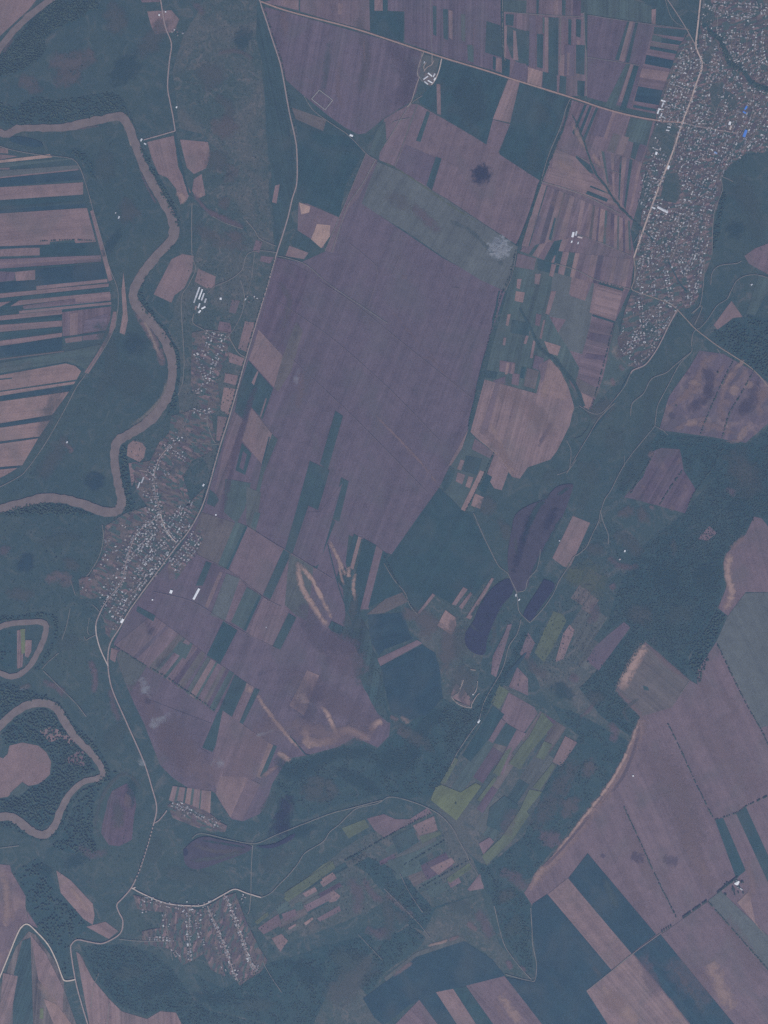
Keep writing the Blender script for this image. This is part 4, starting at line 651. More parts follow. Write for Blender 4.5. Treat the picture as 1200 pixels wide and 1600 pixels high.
# ------------------------------------------------------------------ roads, streets and tracks
def road(pts, wd=2.2, c='RD', name='road'): return ribbon(name, pts, wd, c, M_ROAD, 12.0, 4, .05)
def track(pts, wd=1.0, c='TR'): return ribbon('track', pts, wd, c, M_ROAD, 12.0, 4, .12)
HIGH = [(404,-8),(408,8),(418,38),(425,60),(438,100),(444,130),(452,175),(461,215),(464,240),(464,285),(457,310),(450,340),(441,370),(432,398),(420,440),(405,490),(390,540),(380,575),(370,612),(356,660),(343,700),(325,765),(313,798),(295,830),(275,855),(240,902),(205,950),(186,983),(175,1000),(170,1015),(169,1040),(175,1075),(195,1122),(225,1190),(238,1232),(245,1260),(241,1285),(228,1330),(218,1360),(206,1386),(192,1403),(183,1413),(186,1425),(192,1437),(191,1452),(185,1461),(172,1469),(158,1474),(138,1471),(122,1468),(113,1474),(111,1485),(118,1530),(126,1562),(140,1608)]
road(HIGH, 1.9, 'RK')
road([(408,3),(450,18),(520,36),(560,47),(600,60),(660,80),(700,93),(760,111),(800,124),(890,152),(940,169),(985,181),(1030,189),(1066,192)], 2.3, (140,124,130))
TOWN = [(1095,-8),(1090,40),(1087,70),(1090,82),(1096,95),(1096,108),(1088,130),(1078,160),(1066,192),(1050,240),(1030,290),(1012,340),(1003,365),(990,403)]
road(TOWN, 2.4, (158,146,150)); road([(1066,192),(1090,198),(1130,205),(1152,209)], 1.4, 'RK', 'street')
road([(990,403),(992,420),(990,440),(987,452),(1000,458),(1035,470),(1050,477),(1058,484),(1070,497),(1085,513),(1100,525),(1120,540),(1145,556),(1172,574),(1190,592),(1206,612)], 1.5, (126,120,126))
road([(250,-8),(258,40),(268,68),(265,95),(262,135),(266,160),(270,180),(274,205)], 1.8, 'RK'); road([(274,205),(250,212),(225,219)], 1.7, 'RK')
road([(-8,1546),(15,1490),(28,1458),(36,1446),(44,1444),(54,1452),(75,1475),(88,1500),(96,1522),(102,1532),(118,1530)], 1.9, (166,158,160))
road([(240,1286),(248,1282),(256,1273),(261,1266)], 1.5, 'RK'); road([(206,1387),(225,1397),(260,1411),(300,1415),(320,1413),(350,1397),(367,1389),(385,1395),(408,1402)], 1.7, 'RD')
road([(208,1388),(212,1386)], 2, 'RD')
road([(160,950),(170,935),(190,910),(194,895),(200,870),(215,832),(250,805),(252,802),(245,780),(241,745),(250,715),(268,695)], 1.3, 'RK', 'street'); road([(150,978),(151,992),(157,1014),(169,1040)], 1.8, 'RD'); road([(150,978),(152,968),(160,950)], 1.8, 'RK'); road([(251,803),(258,825),(270,842),(278,849)], 1.8, 'RD', 'street'); road([(242,742),(230,737),(218,735)], 1.2, 'RK', 'street')
road([(303,490),(302,505),(318,515),(330,525),(350,530),(357,525)], 1.2, 'TR', 'street'); road([(357,525),(364,538),(373,552),(384,559)], 1.5, 'TR'); road([(345,692),(335,690),(325,665),(324,645)], 1.2, 'TR', 'street'); road([(345,695),(320,693),(300,690),(290,680)], .9, 'TR', 'street')
road([(324,1415),(335,1440),(350,1475),(362,1510),(372,1532)], 1.3, 'RK', 'street'); road([(351,1398),(363,1425),(380,1470),(392,1505),(403,1515)], 1.3, 'RK', 'street')
road([(186,1467),(215,1470),(262,1470)], .9, 'TR', 'street'); road([(258,1418),(262,1455),(270,1500)], .8, 'TR', 'street'); road([(295,1418),(297,1500)], .8, 'TR', 'street')
road([(690,92),(686,110),(680,125),(674,133)], 1.6, 'RD')
road([(1037,-8),(1055,18),(1070,42),(1083,65),(1087,75)], 1.2, 'RK'); road([(1037,-8),(1050,30),(1078,48)], .8, 'TR')
road([(1058,484),(1045,508),(1032,535),(1022,552),(1008,570),(990,578),(985,584)], 1.8, 'RK', 'street')
for s_ in ([(1096,8),(1130,20),(1170,30)],[(1170,30),(1175,18),(1208,20)],[(1178,165),(1170,190),(1155,215),(1143,240)],[(1206,160),(1180,208),(1160,235)],[(1143,240),(1132,262),(1125,275)],[(1125,275),(1137,280),(1145,284)],[(1125,275),(1128,298),(1115,335),(1112,400)],[(1100,405),(1099,438),(1094,475),(1082,490)],[(990,403),(1002,412),(998,432),(992,450)],[(1150,240),(1175,220)],[(1121,25),(1120,47)],[(1055,215),(1053,240),(1045,262)],[(1080,165),(1100,172),(1118,180)],[(1060,340),(1058,380),(1048,405)]):
    road(s_, 1.1, 'TR', 'street')
for s_ in ([(705,1088),(716,1100),(735,1106),(737,1100),(744,1088),(749,1083)],[(746,1064),(745,1075),(740,1085)],[(724,1062),(721,1072),(718,1076)],[(735,1046),(743,1047)],[(662,82),(655,100),(652,115),(655,122)],[(662,112),(668,105),(674,102),(678,95)],[(675,85),(675,102)],[(655,122),(650,135),(643,158),(636,168)],[(666,98),(662,105),(664,112)]):
    road(s_, 1.1, (138, 130, 136), 'track')
F('P1', [(712,1068),(722,1074),(735,1090),(734,1104),(706,1090),(705,1084)], None, 30, .3); F('GR', [(661,84),(686,92),(680,125),(672,135),(660,128),(655,118)], None, 30, .4); F('B', [(664,114),(682,114),(680,126),(672,134),(661,126)], None, 30, .6, .3)
for s_ in ([(500,440),(560,480),(640,545),(737,622)],[(432,470),(520,530),(610,610),(688,690)],[(455,560),(540,640),(600,700),(668,770)],[(545,380),(570,400),(590,425),(575,480)],[(625,400),(612,430)],[(705,450),(718,452),(712,470)],[(310,868),(360,893),(410,932),(440,948)],[(386,822),(430,850),(457,866),(520,905)],[(240,925),(300,940),(349,970),(385,990),(430,1012)]):
    ribbon('track', s_, .7, (107, 103, 119), M_ROAD, 12.0, 4, .1)
# tracks
for s_ in ([(-8,226),(20,235),(60,242),(100,246),(115,250),(125,262),(135,290),(145,325),(155,360),(165,395),(172,420),(182,445),(185,462),(184,487),(178,515),(165,541),(150,562),(132,588),(120,605),(95,652),(70,695),(45,730),(30,745),(-8,765)],
           [(617,261),(634,213),(652,163)],[(587,250),(572,240),(555,222),(540,208)],[(540,208),(520,195),(492,175),(482,162),(475,150)],[(587,250),(565,290),(545,318),(530,360),(518,395)],[(572,240),(530,340),(508,392)],[(433,400),(455,405),(480,415),(515,445),(560,475),(605,505)],
           [(891,155),(884,170),(875,200),(858,240),(845,283)],[(808,385),(800,430),(789,455)],[(785,-5),(785,60),(788,90),(790,95)],[(912,20),(913,60),(916,90),(916,150)],[(875,27),(876,80),(874,100)],[(787,19),(840,23),(912,27)],[(918,24),(990,35),(1075,46)],[(918,90),(990,101),(1000,105)],
           [(900,243),(930,258),(970,272)],[(845,284),(880,294),(920,309),(970,335)],[(900,366),(940,380),(985,400)],[(867,412),(900,422),(925,435),(940,440),(985,452)],[(1002,360),(990,380)],
           [(300,318),(300,395),(306,420),(295,445),(284,465),(285,510),(287,540),(288,570)],[(332,338),(350,348),(380,358)],[(385,345),(398,360),(405,372),(420,380),(432,385)],[(432,395),(410,392),(390,395),(383,405),(378,422),(360,437),(335,448),(324,460)],[(398,395),(392,440),(386,460)],[(376,438),(380,452),(382,465),(378,490),(365,515),(357,525)],
           [(288,570),(285,600),(278,618)],[(297,640),(290,660),(284,672)],[(145,945),(155,955),(165,970)],[(110,905),(118,930)],[(160,820),(162,840),(155,870),(140,895),(135,900)],[(150,992),(140,997),(135,1000),(132,994)],[(140,965),(137,985),(140,992)],
           [(68,1048),(80,1060),(100,1080),(120,1100),(135,1120)],[(92,1020),(75,1035),(66,1045)],[(110,950),(105,975),(97,1000)],
           [(395,1320),(393,1350),(392,1395),(390,1420),(387,1428)],[(408,1402),(422,1396),(436,1382),(450,1368),(465,1350),(472,1338),(480,1330),(505,1315),(515,1300),(530,1288),(548,1270),(560,1262),(590,1255),(605,1246),(620,1246),(645,1253),(668,1262),(690,1275),(708,1295),(718,1315),(728,1332),(733,1345)],
           [(733,1345),(748,1368),(756,1385)],[(772,1415),(780,1450),(790,1480),(812,1510),(830,1530)],[(829,1418),(831,1450),(832,1475),(838,1505),(836,1530),(828,1532),(800,1525),(790,1522)],
           [(916,1548),(955,1517),(988,1490),(1032,1458)],[(793,895),(800,910),(807,925),(809,945),(812,957),(828,973)],[(807,925),(820,922),(825,905),(838,890),(843,870),(844,858)],[(828,973),(845,955),(860,935),(868,920),(873,908),(885,890),(895,872),(902,867)],[(902,867),(916,855),(925,835),(935,815),(938,797)],[(938,797),(942,815),(950,835),(950,850)],
           [(938,800),(945,780),(955,765),(970,735),(985,712),(1003,690),(1023,666)],[(975,712),(975,730)],[(1023,666),(1026,640),(1030,628),(1045,600),(1055,580),(1065,565),(1080,550),(1080,535),(1083,520),(1091,513)],[(1023,666),(1035,672),(1043,680)],[(1091,515),(1105,500),(1120,478),(1135,468),(1142,455),(1150,440),(1165,431),(1185,430),(1206,437)],
           [(1080,550),(1055,570),(1040,583),(1018,592),(1005,615),(988,630),(985,650)],[(1085,508),(1095,485),(1095,478),(1080,490)],[(985,583),(975,605),(955,630),(940,645),(925,646),(905,634)],[(960,630),(935,655),(920,680),(905,705),(892,728),(885,740)],[(885,688),(892,705),(890,730)],[(900,718),(888,735),(870,742)],
           [(1120,40),(1122,58)],[(1110,445),(1113,425),(1125,415),(1150,412),(1158,408)],[(814,968),(808,990),(795,1010),(785,1045),(765,1080),(755,1100)],[(748,1128),(735,1145),(715,1175),(705,1195)],[(600,880),(615,905),(632,925),(640,945),(652,960)],[(740,802),(752,830),(770,868),(780,885),(793,895)],[(722,1062),(718,1080),(706,1092),(735,1105)],[(746,1065),(744,1080),(738,1085)],
           [(1076,1065),(1062,1085)],[(755,1100),(748,1128)],[(670,1262),(665,1280)],[(0,1325),(30,1321)],[(40,1415),(44,1437)],[(142,1575),(147,1540),(155,1520)],[(168,1600),(171,1567)],[(1000,400),(990,440)],[(640,185),(617,190),(612,195)],[(660,150),(640,165),(612,210),(600,228)],[(659,82),(657,100),(652,112),(660,128)],[(673,0),(673,45),(675,85)],
           [(597,1250),(540,1265),(520,1270),(480,1285),(430,1305),(398,1318),(360,1312),(315,1302),(300,1310)],[(1130,560),(1120,545)],[(440,1550),(420,1520),(410,1500)],[(598,1500),(560,1460)],[(600,1388),(650,1438),(672,1465)],[(660,1425),(640,1395),(625,1365)]):
    track(s_, 1.0 if len(s_) > 3 else .8)
for s_ in ([(453,1150),(466,1165),(477,1178),(484,1180)],[(512,850),(530,920),(552,975)]): ribbon('ditch', s_, 1.4, 'G1', M_FIELD, 9.4, 4, .1)
for s_ in ([(487,155),(499,141),(520,157),(508,172),(487,155)],): 
    for a, b in zip(s_, s_[1:]): ribbon('track', [a, b], 1.0, (136,138,146), M_ROAD, 12.0, 2, 0)

# ------------------------------------------------------------------ creeks, gullies
F('G2', [(533,880),(545,895),(552,890),(556,925),(565,965),(578,990),(585,1020),(598,1050),(600,1100),(608,1130),(590,1115),(565,1065),(562,1050),(568,1040),(565,1030),(555,1010),(530,997),(513,980),(518,970),(538,980),(540,960),(536,920),(525,905)], None, 10, .8, .05, 'sub', 'gully_ground', .8)
def creek(pts, wd, c='G1'): 
    o = ribbon('creek_bed', pts, wd, c, M_FIELD, 9.4, 5, .5); return o
creek([(893,178),(908,210),(920,245),(930,270),(945,290),(965,320),(985,340),(1005,360),(1020,375),(1035,395)], lambda t: 1.6 + 1.8*math.sin(t*3.1), 'G2')
creek([(812,482),(830,515),(845,545),(870,565),(885,585),(900,605),(912,635)], lambda t: 1.2 + 5*math.sin(min(1,t+.1)*2.2), 'G2')
creek([(1098,38),(1112,52),(1125,62),(1135,85),(1140,100),(1158,105),(1170,125),(1185,135),(1206,142)], 7)
creek([(905,637),(918,650),(922,665),(912,680),(898,687)], 3.5, 'GM'); creek([(1075,280),(1090,290),(1120,298)], 3); creek([(1045,410),(1060,440),(1072,455)], 3); creek([(985,583),(965,620),(940,655),(915,690),(900,720)], 2.2)
creek([(780,455),(765,530),(750,585),(732,668)], 2.2); creek([(845,283),(828,335),(808,385)], 4.5); creek([(892,158),(878,205),(858,250),(847,282)], 3.0); creek([(784,0),(785,60),(787,112)], 2.2); creek([(841,0),(841,25)], 1.5)
creek([(273,208),(278,240),(288,280),(296,305)], 3.5)

# ------------------------------------------------------------------ woods, scrub, tree belts
wood('dark riverside wood filling the inside of the top left bend', [(85,0),(150,0),(158,12),(140,20),(120,34),(90,45),(70,62),(72,78),(60,95),(40,110),(10,120),(-4,122),(-4,90),(12,75),(38,46),(62,22)], 12, gate=.1)
wood('strip of wood along the north bank of the top river reach', [(-2,160),(8,165),(25,168),(45,155),(60,150),(80,158),(120,152),(172,144),(190,152),(205,180),(212,200),(200,185),(186,174),(150,184),(100,193),(55,194),(30,195),(8,200),(-2,195)], 13, gate=.4)
wood('tree strip on the east bank of the long river reach', [(215,225),(228,238),(240,262),(252,280),(272,320),(282,345),(282,362),(275,350),(262,322),(244,290),(228,255)], 13, gate=.3)
wood('scattered trees by the inner bank near the striped fields', [(100,236),(125,232),(145,255),(150,280),(140,275),(128,250),(115,246)], 14, gate=0.65)
wood('tree strip along the river bend above the sand spit', [(262,385),(275,382),(250,402),(232,430),(222,455),(230,475),(262,515),(280,550),(282,590),(275,640),(255,660),(270,620),(277,590),(273,555),(245,508),(220,482),(214,462),(222,440),(245,405)], 13, gate=.4)
wood('dark trees on the outside of the river below the pink plots', [(189,700),(198,694),(200,715),(204,770),(212,790),(200,810),(192,800),(196,780),(188,750),(186,720)], 13, gate=.35)
wood('dark wood on the tip below the bottom of the big river loop', [(22,792),(60,785),(100,788),(130,797),(150,806),(120,806),(60,805),(0,808),(0,800)], 12, gate=.1)
wood('wood on the outer bank of the small left meander', [(75,965),(85,975),(80,1000),(66,1030),(50,1048),(62,1048),(80,1020),(92,990),(90,965),(70,955),(40,960),(-2,963),(-2,972),(40,966)], 13, gate=.3)
wood('dark wood inside the lower left river loop', [(0,1150),(30,1118),(66,1105),(85,1115),(100,1140),(118,1160),(145,1188),(150,1205),(125,1215),(103,1238),(90,1262),(78,1288),(60,1293),(40,1280),(22,1270),(0,1268),(0,1248),(30,1244),(55,1228),(80,1212),(82,1190),(72,1172),(50,1160),(10,1165)], 13, gate=0.35)
wood('wood around the lower left river loop outside its bank', [(-2,1065),(40,1075),(70,1085),(95,1098),(115,1130),(150,1165),(170,1195),(172,1215),(150,1230),(125,1240),(110,1262),(100,1290),(85,1310),(60,1315),(30,1300),(-2,1292),(-2,1284),(18,1282),(45,1303),(75,1312),(92,1290),(103,1262),(118,1240),(148,1222),(165,1212),(158,1190),(118,1145),(100,1115),(85,1098),(60,1092),(30,1100),(-2,1128)], 13, gate=.3)
wood('trees inside the west meander beside the narrow plots', [(0,985),(25,982),(24,1045),(8,1045),(0,1035)], 18, gate=0.85)
wood('dark wood east of the bottom left loop around the old channel', [(165,1205),(185,1205),(175,1215),(155,1235),(145,1262),(145,1300),(155,1335),(120,1335),(80,1325),(100,1300),(112,1265),(130,1245)], 13, gate=0.5)
wood('dark wood above the striped south-west corner fields', [(30,1355),(60,1340),(95,1395),(130,1438),(140,1450),(110,1470),(108,1490),(118,1525),(102,1525),(80,1478),(58,1450),(42,1418),(42,1400),(22,1365)], 14, gate=0.75)
wood('large dark wood south-west of the lowest village', [(125,1478),(190,1475),(240,1490),(270,1515),(300,1560),(330,1580),(420,1602),(285,1602),(275,1580),(250,1578),(230,1588),(190,1575),(172,1555),(148,1525),(132,1495)], 10, 2.6, 5.2, gate=0.5)
wood('dim wood below the lowest village streets', [(300,1520),(350,1545),(410,1510),(440,1500),(500,1480),(580,1460),(585,1485),(515,1543),(490,1602),(425,1602),(330,1575)], 10, 2.6, 5.2, gate=0.78)
wood('great dark forest filling the right centre', [(960,935),(990,870),(1030,830),(1065,805),(1090,775),(1115,750),(1206,690),(1206,805),(1195,810),(1185,803),(1163,832),(1133,865),(1128,880),(1133,915),(1120,952),(1076,1025),(1073,1050),(1076,1062),(1008,1000),(985,1040),(960,1080),(1000,1120),(985,1150),(940,1120),(905,1075),(930,1050),(985,985),(975,968),(945,990)], 10, 2.6, 5.2, gate=0.45)
wood('wood in the green strip linking the forest to the grey-green field', [(1122,953),(1136,962),(1118,1000),(1092,1070),(1086,1055),(1076,1045),(1078,1028)], 13, gate=.3)
wood('dark wood on the slope right of the track, east edge', [(1115,518),(1135,507),(1148,498),(1175,494),(1206,498),(1206,600),(1175,575),(1145,553),(1120,536)], 14, gate=0.6)
wood('dark wood below the mottled slope field, right edge', [(1030,676),(1100,684),(1165,696),(1206,665),(1206,700),(1120,745),(1088,768),(1070,735),(1064,702),(1033,698),(1000,740),(975,772),(960,770),(985,720)], 10, 2.6, 5.2, gate=0.7)
wood('riverside wood of the south-flowing valley below the plain', [(430,1225),(450,1190),(480,1183),(525,1172),(555,1156),(588,1172),(610,1152),(640,1130),(690,1098),(735,1110),(760,1095),(700,1180),(670,1240),(640,1248),(600,1240),(540,1255),(470,1280),(445,1240)], 10, 2.6, 5.2, gate=0.88)
wood('belt of wood along the valley right of the dark rounded field', [(690,1090),(720,1108),(740,1108),(765,1075),(790,1040),(820,985),(828,990),(800,1050),(755,1125),(715,1185),(690,1225),(672,1245),(665,1235),(690,1190),(700,1140)], 10, 2.6, 5.2, gate=0.6)
wood('long scrubby wood belt running down to the valley foot', [(860,1100),(890,1110),(930,1130),(985,1160),(960,1210),(905,1280),(850,1345),(832,1370),(800,1380),(765,1400),(755,1385),(760,1355),(820,1305),(845,1240),(868,1200),(905,1150),(880,1130)], 10, 2.6, 5.2, gate=0.85)
wood('dark wooded wedge at the end of the scrub belt', [(740,1345),(768,1355),(800,1385),(822,1400),(830,1420),(832,1500),(836,1528),(812,1505),(785,1460),(772,1415),(758,1385),(750,1368)], 10, 2.6, 5.2, gate=0.72)
wood('dark wood patch between the small plots and the lower mauve field', [(600,1350),(640,1375),(675,1418),(755,1395),(680,1420),(662,1455),(630,1440),(600,1395),(570,1360),(540,1345),(560,1330)], 10, 2.6, 5.2, gate=0.75)
wood('wood along the gully left of the dark rounded field', [(535,890),(543,900),(550,925),(556,965),(572,985),(584,1020),(598,1055),(603,1100),(615,1130),(595,1118),(570,1060),(568,1030),(555,1008),(530,995),(515,980),(520,973),(540,982),(545,960),(540,920)], 10, 2.6, 5.2, gate=0.8)
wood('tall dark trees along the creek through the town', [(1102,42),(1115,50),(1130,62),(1140,90),(1160,103),(1172,122),(1206,140),(1206,148),(1180,138),(1162,118),(1138,106),(1128,85),(1118,66),(1102,50)], 11, gate=.35)
wood('dark tree strip along the lower east side of the town', [(1126,300),(1135,300),(1130,335),(1125,365),(1115,395),(1112,380),(1118,345)], 12, gate=.3)
wood('rough wood between the ravine and the dark field bottom centre', [(600,1470),(640,1445),(665,1465),(650,1485),(600,1520),(575,1555),(560,1540),(585,1490)], 10, 2.6, 5.2, gate=0.8)
for lab, poly, sp, g in (
 ('scattered bushes over the rough pasture west of the highway', [(285,60),(320,5),(400,5),(410,120),(415,220),(425,330),(400,400),(340,330),(320,210),(290,150)], 30, .55),
 ('scattered trees on the wet meadow under the big river loop', [(0,806),(150,806),(165,825),(140,900),(125,940),(160,960),(145,975),(150,1030),(100,1060),(75,1020),(95,985),(80,955),(0,955)], 26, .6),
 ('bushes dotted across the damp ground west of the lower highway', [(80,1030),(150,1030),(200,1150),(235,1250),(215,1340),(195,1390),(100,1370),(60,1335),(160,1340),(215,1260),(180,1200),(110,1110)], 32, .6),
 ('orchard trees and bushes around the upper left village', [(300,400),(380,410),(400,460),(345,690),(330,740),(270,700),(290,560),(280,480)], 26, .5),
 ('bushes between the houses of the middle left village', [(160,820),(200,790),(205,690),(280,660),(335,700),(325,770),(300,820),(180,985),(130,940),(125,900)], 22, .5),
 ('bushes scattered over the valley floor around the ponds', [(740,900),(780,890),(800,960),(860,975),(900,870),(870,1060),(780,1080),(720,1100),(700,1040),(720,960)], 26, .55),
 ('scattered scrub right of the pond valley', [(890,880),(940,800),(1000,850),(960,940),(930,1040),(860,1080),(830,1040),(880,1000)], 20, .4),
 ('scattered scrub across the plots at the valley foot', [(400,1440),(560,1310),(680,1262),(750,1380),(680,1415),(500,1450),(430,1500)], 30, .6),
 ('bushes on the levee meadow inside the big river loop', [(130,600),(185,505),(190,530),(170,600),(60,760),(10,780)], 26, .55),
 ('bushes near the old levee of the west meadow', [(135,245),(190,200),(215,260),(160,350),(190,430),(180,440),(150,330)], 34, .7),
 ('garden trees of the long east town', [(1098,10),(1200,10),(1200,235),(1125,270),(1105,400),(1085,480),(1005,565),(970,560),(1010,300),(1060,90)], 24, .45),
 ('garden trees of the lowest village', [(210,1405),(300,1418),(390,1400),(415,1500),(370,1540),(290,1505),(220,1480)], 24, .45),
 ('lone bushes on the pasture slope east of the town', [(1120,300),(1200,250),(1200,380),(1130,470),(1030,640),(950,770),(890,740),(1000,580),(1090,480)], 60, .7),
 ('bushes on the riverside pasture at the top left', [(60,95),(150,20),(222,0),(262,110),(270,200),(215,210),(190,150),(60,150)], 55, .75)):
    scrub(lab, poly, sp, gate=g)
for lab, pts, wd, sp in (
 ('dark tree row along the upper highway on its east side', [(411,8),(428,60),(441,100),(447,130),(455,175),(463,212)], 1.3, 9),
 ('dark tree row shading the highway beside the light pink field', [(430,402),(418,445),(403,492),(388,542),(368,612),(353,662),(341,700)], 1.3, 9),
 ('roadside tree row down the lower highway to the fork', [(341,702),(323,765),(311,797),(293,829),(273,854),(238,901),(203,950)], 1.2, 9),
 ('thin dark tree line slanting across the lower left of the plain', [(178,1009),(220,1035),(260,1058),(300,1085),(335,1110)], 1.5, 8),
 ('dark tree line down the upper canal', [(784,0),(785,60),(788,112)], 1.4, 9),
 ('broad dark tree line along the canal between the two track crossings', [(892,158),(880,200),(860,250),(845,285),(828,335),(810,383)], 2.6, 8),
 ('long dark tree line along the east side of the great plain', [(806,390),(797,430),(782,465),(770,510),(757,560),(745,610),(732,668)], 1.8, 8),
 ('tree line down the curving creek east of the canal', [(830,515),(845,545),(870,565),(885,585),(900,605),(912,635)], 2.2, 14),
 ('tree line down the slanting creek west of the town', [(895,182),(908,210),(920,245),(930,270),(945,290),(965,320),(985,340),(1003,358)], 1.4, 11),
 ('thin tree line dividing the big mauve fields, between two dead ends', [(975,1261),(1000,1315),(1025,1370),(1045,1410),(1057,1434)], 1.1, 7),
 ('tree line starting in the mauve sweep beside the woods', [(1043,1130),(1065,1175),(1090,1230),(1115,1280)], 1.1, 7),
 ('long tree line along the grey-green field edge, lower right', [(1119,1003),(1145,1058),(1170,1108),(1190,1142),(1206,1178)], 1.2, 7),
 ('short tree line joining the two dark strips at the right edge', [(1115,1281),(1150,1270),(1165,1260),(1206,1240)], .8, 8),
 ('tree line south-east of the lone white farm', [(1106,1408),(1130,1435),(1165,1475),(1206,1522)], 1.2, 7),
 ('first hedge across the mottled slope field', [(1147,560),(1125,605),(1105,650),(1094,680)], 1.3, 8),
 ('second hedge across the mottled slope field, nearer the edge', [(1178,578),(1155,620),(1140,645),(1128,685)], 1.3, 8),
 ('long hedge across the dim mauve slope field', [(1066,735),(1045,765),(1030,790)], 1.4, 8),
 ('hedge along the upper side of the dim slope field', [(1020,712),(1000,745),(985,772)], 1.2, 8),
 ('dark hedge line through the small plots, lower centre', [(537,1346),(560,1333),(580,1322),(600,1310),(640,1288),(672,1272)], 1.0, 8),
 ('hedge below the first one, between olive and mauve plots', [(630,1352),(660,1335),(695,1313)], 1.0, 8),
 ('hedge above the lowest olive plot', [(655,1388),(690,1368),(735,1343)], 1.0, 8),
 ('tree line between the dark centre field and the gully', [(600,868),(615,900),(635,935),(650,957)], .8, 9),
 ('tree line between mauve square fields west of the town tip', [(960,505),(948,550),(935,600),(925,638)], 1.4, 8),
 ('hedge along the banded square field near the town', [(935,441),(960,447),(975,452)], 1.0, 8),
 ('tree line behind the woods edge, right centre', [(1122,953),(1100,990),(1076,1025)], 1.2, 8),
 ('tree line down the dark strip of the lower wood, right', [(1130,700),(1110,735),(1085,770),(1075,790)], 1.6, 8),
 ('dark hedge along the foot of the small mosaic, centre right', [(772,707),(757,740),(740,775),(727,800)], .9, 8),
 ('hedge of the striped block upper edge', [(63,377),(118,375),(150,377)], .5, 9)):
    belt(lab, pts, wd, sp)

# ------------------------------------------------------------------ villages: garden land
def gardens(pts, ang, c='G2'):
    o = sheet('garden_ground', pts, M_GARD, 7.3 + nextz('gard'), ang, .6); o.color = pal(c); o['kind'] = 'structure'; return o
gardens([(1098,-4),(1206,-4),(1206,236),(1165,240),(1140,258),(1128,275),(1126,300),(1115,345),(1112,400),(1098,440),(1086,478),(1060,485),(1040,515),(1020,552),(1000,574),(982,572),(968,558),(965,530),(975,490),(990,450),(992,400),(1003,330),(1010,300),(1000,270),(1012,230),(1026,192),(1024,175),(1045,115),(1062,70),(1076,50),(1090,80)], -18)
gardens([(325,1415),(352,1399),(368,1395),(385,1440),(405,1480),(418,1500),(408,1518),(375,1540),(358,1520),(347,1500),(335,1465),(318,1440)], -70, 'M0')
gardens([(300,1420),(322,1418),(335,1465),(347,1500),(352,1525),(330,1515),(318,1490),(302,1500)], -75, 'G2'); gardens([(208,1398),(260,1412),(300,1417),(302,1500),(285,1508),(270,1485),(255,1480),(222,1475),(222,1455),(250,1450),(255,1425),(215,1420)], 90)
gardens([(165,822),(200,800),(235,790),(300,790),(312,797),(295,828),(275,853),(238,900),(203,948),(184,982),(176,1000),(165,990),(160,962),(172,930),(150,935),(125,935),(123,905),(140,900),(160,870)], 25)
gardens([(275,862),(300,838),(316,824),(320,838),(300,872),(276,905),(265,905),(262,885)], 25, 'M2')
gardens([(205,725),(235,720),(250,690),(270,670),(300,680),(295,710),(285,740),(300,790),(250,800),(230,790),(215,770)], 20); gardens([(322,515),(360,520),(360,545),(340,590),(345,640),(320,650),(298,600),(300,540),(300,520)], 20)
gardens([(262,1258),(275,1250),(300,1258),(330,1272),(345,1285),(355,1290),(352,1300),(330,1300),(300,1290),(270,1278)], 20, 'M3')
gardens([(268,650),(300,640),(330,645),(338,700),(300,720),(285,745),(290,790),(312,770),(322,760),(312,797),(300,790),(283,770),(262,700)], 25, 'G2')
for q in ([(1110,132),(1128,128),(1130,150),(1122,165),(1115,182),(1110,165)],[(1132,140),(1150,150),(1152,168),(1140,175),(1133,160)],[(1042,272),(1058,270),(1064,300),(1056,318),(1032,312),(1036,290)],[(1025,192),(1060,196),(1050,235),(1040,252),(1018,245),(1012,230)],[(1010,265),(1002,300),(998,330),(1008,325),(1018,290)],[(1098,90),(1115,60),(1122,70),(1108,100)],[(998,510),(1012,498),(1030,520),(1022,530),(1008,520)],[(1098,0),(1110,0),(1118,30),(1105,45),(1094,30)]):
    o = zone("grass_ground", M_ROUGH, q); o.location.z = 7.4 + nextz('gard')

# ------------------------------------------------------------------ buildings
def mat_tint():
    nb = NB('roofs and walls'); x = nb.n('Attribute', attribute_type='GEOMETRY', attribute_name='tint'); nb.l(x.outputs['Color'], nb.b.inputs['Base Color'])
    return nb.m
M_TINT = mat_tint()
ROOFS = {'white': (.60,.58,.57), 'grey': (.31,.30,.31), 'pinkish': (.38,.33,.31), 'brown': (.28,.21,.19)}
def house_verts(L, Wd, H, RH, hip=0.0):
    l, w_ = L/2, Wd/2; e = .5
    wall = ([(-w_,-l,0),(w_,-l,0),(w_,l,0),(-w_,l,0),(-w_,-l,H),(w_,-l,H),(w_,l,H),(-w_,l,H),(0,-l,H+RH*.93),(0,l,H+RH*.93)],
            [(0,1,5,8,4),(2,3,7,9,6),(1,2,6,5),(3,0,4,7)])
    W2, L2 = w_+e, l+e; dz = RH*e/w_
    rv = [(-W2,-L2,H-dz),(0,-L2+hip,H+RH),(W2,-L2,H-dz),(-W2,L2,H-dz),(0,L2-hip,H+RH),(W2,L2,H-dz)]
    rv += [(x,y,z+.25) for x,y,z in rv]
    rf = [(6,7,10,9),(7,8,11,10),(0,3,4,1),(1,4,5,2),(0,6,9,3),(2,5,11,8),(0,1,7,6),(1,2,8,7),(3,9,10,4),(4,10,11,5)]
    return wall, (rv, rf)
def poly_mesh(name, V, Fc):
    me = bpy.data.meshes.new(name); me.from_pydata([tuple(v) for v in V], [], Fc); me.update(); return me
DH, DR = house_verts(14, 9, 3.4, 2.8)
WALL_ME = poly_mesh('wall', *DH); ROOF_ME = poly_mesh('roof', *DR); WALL_ME.materials.append(M_WALL); ROOF_ME.materials.append(M_ROOF)
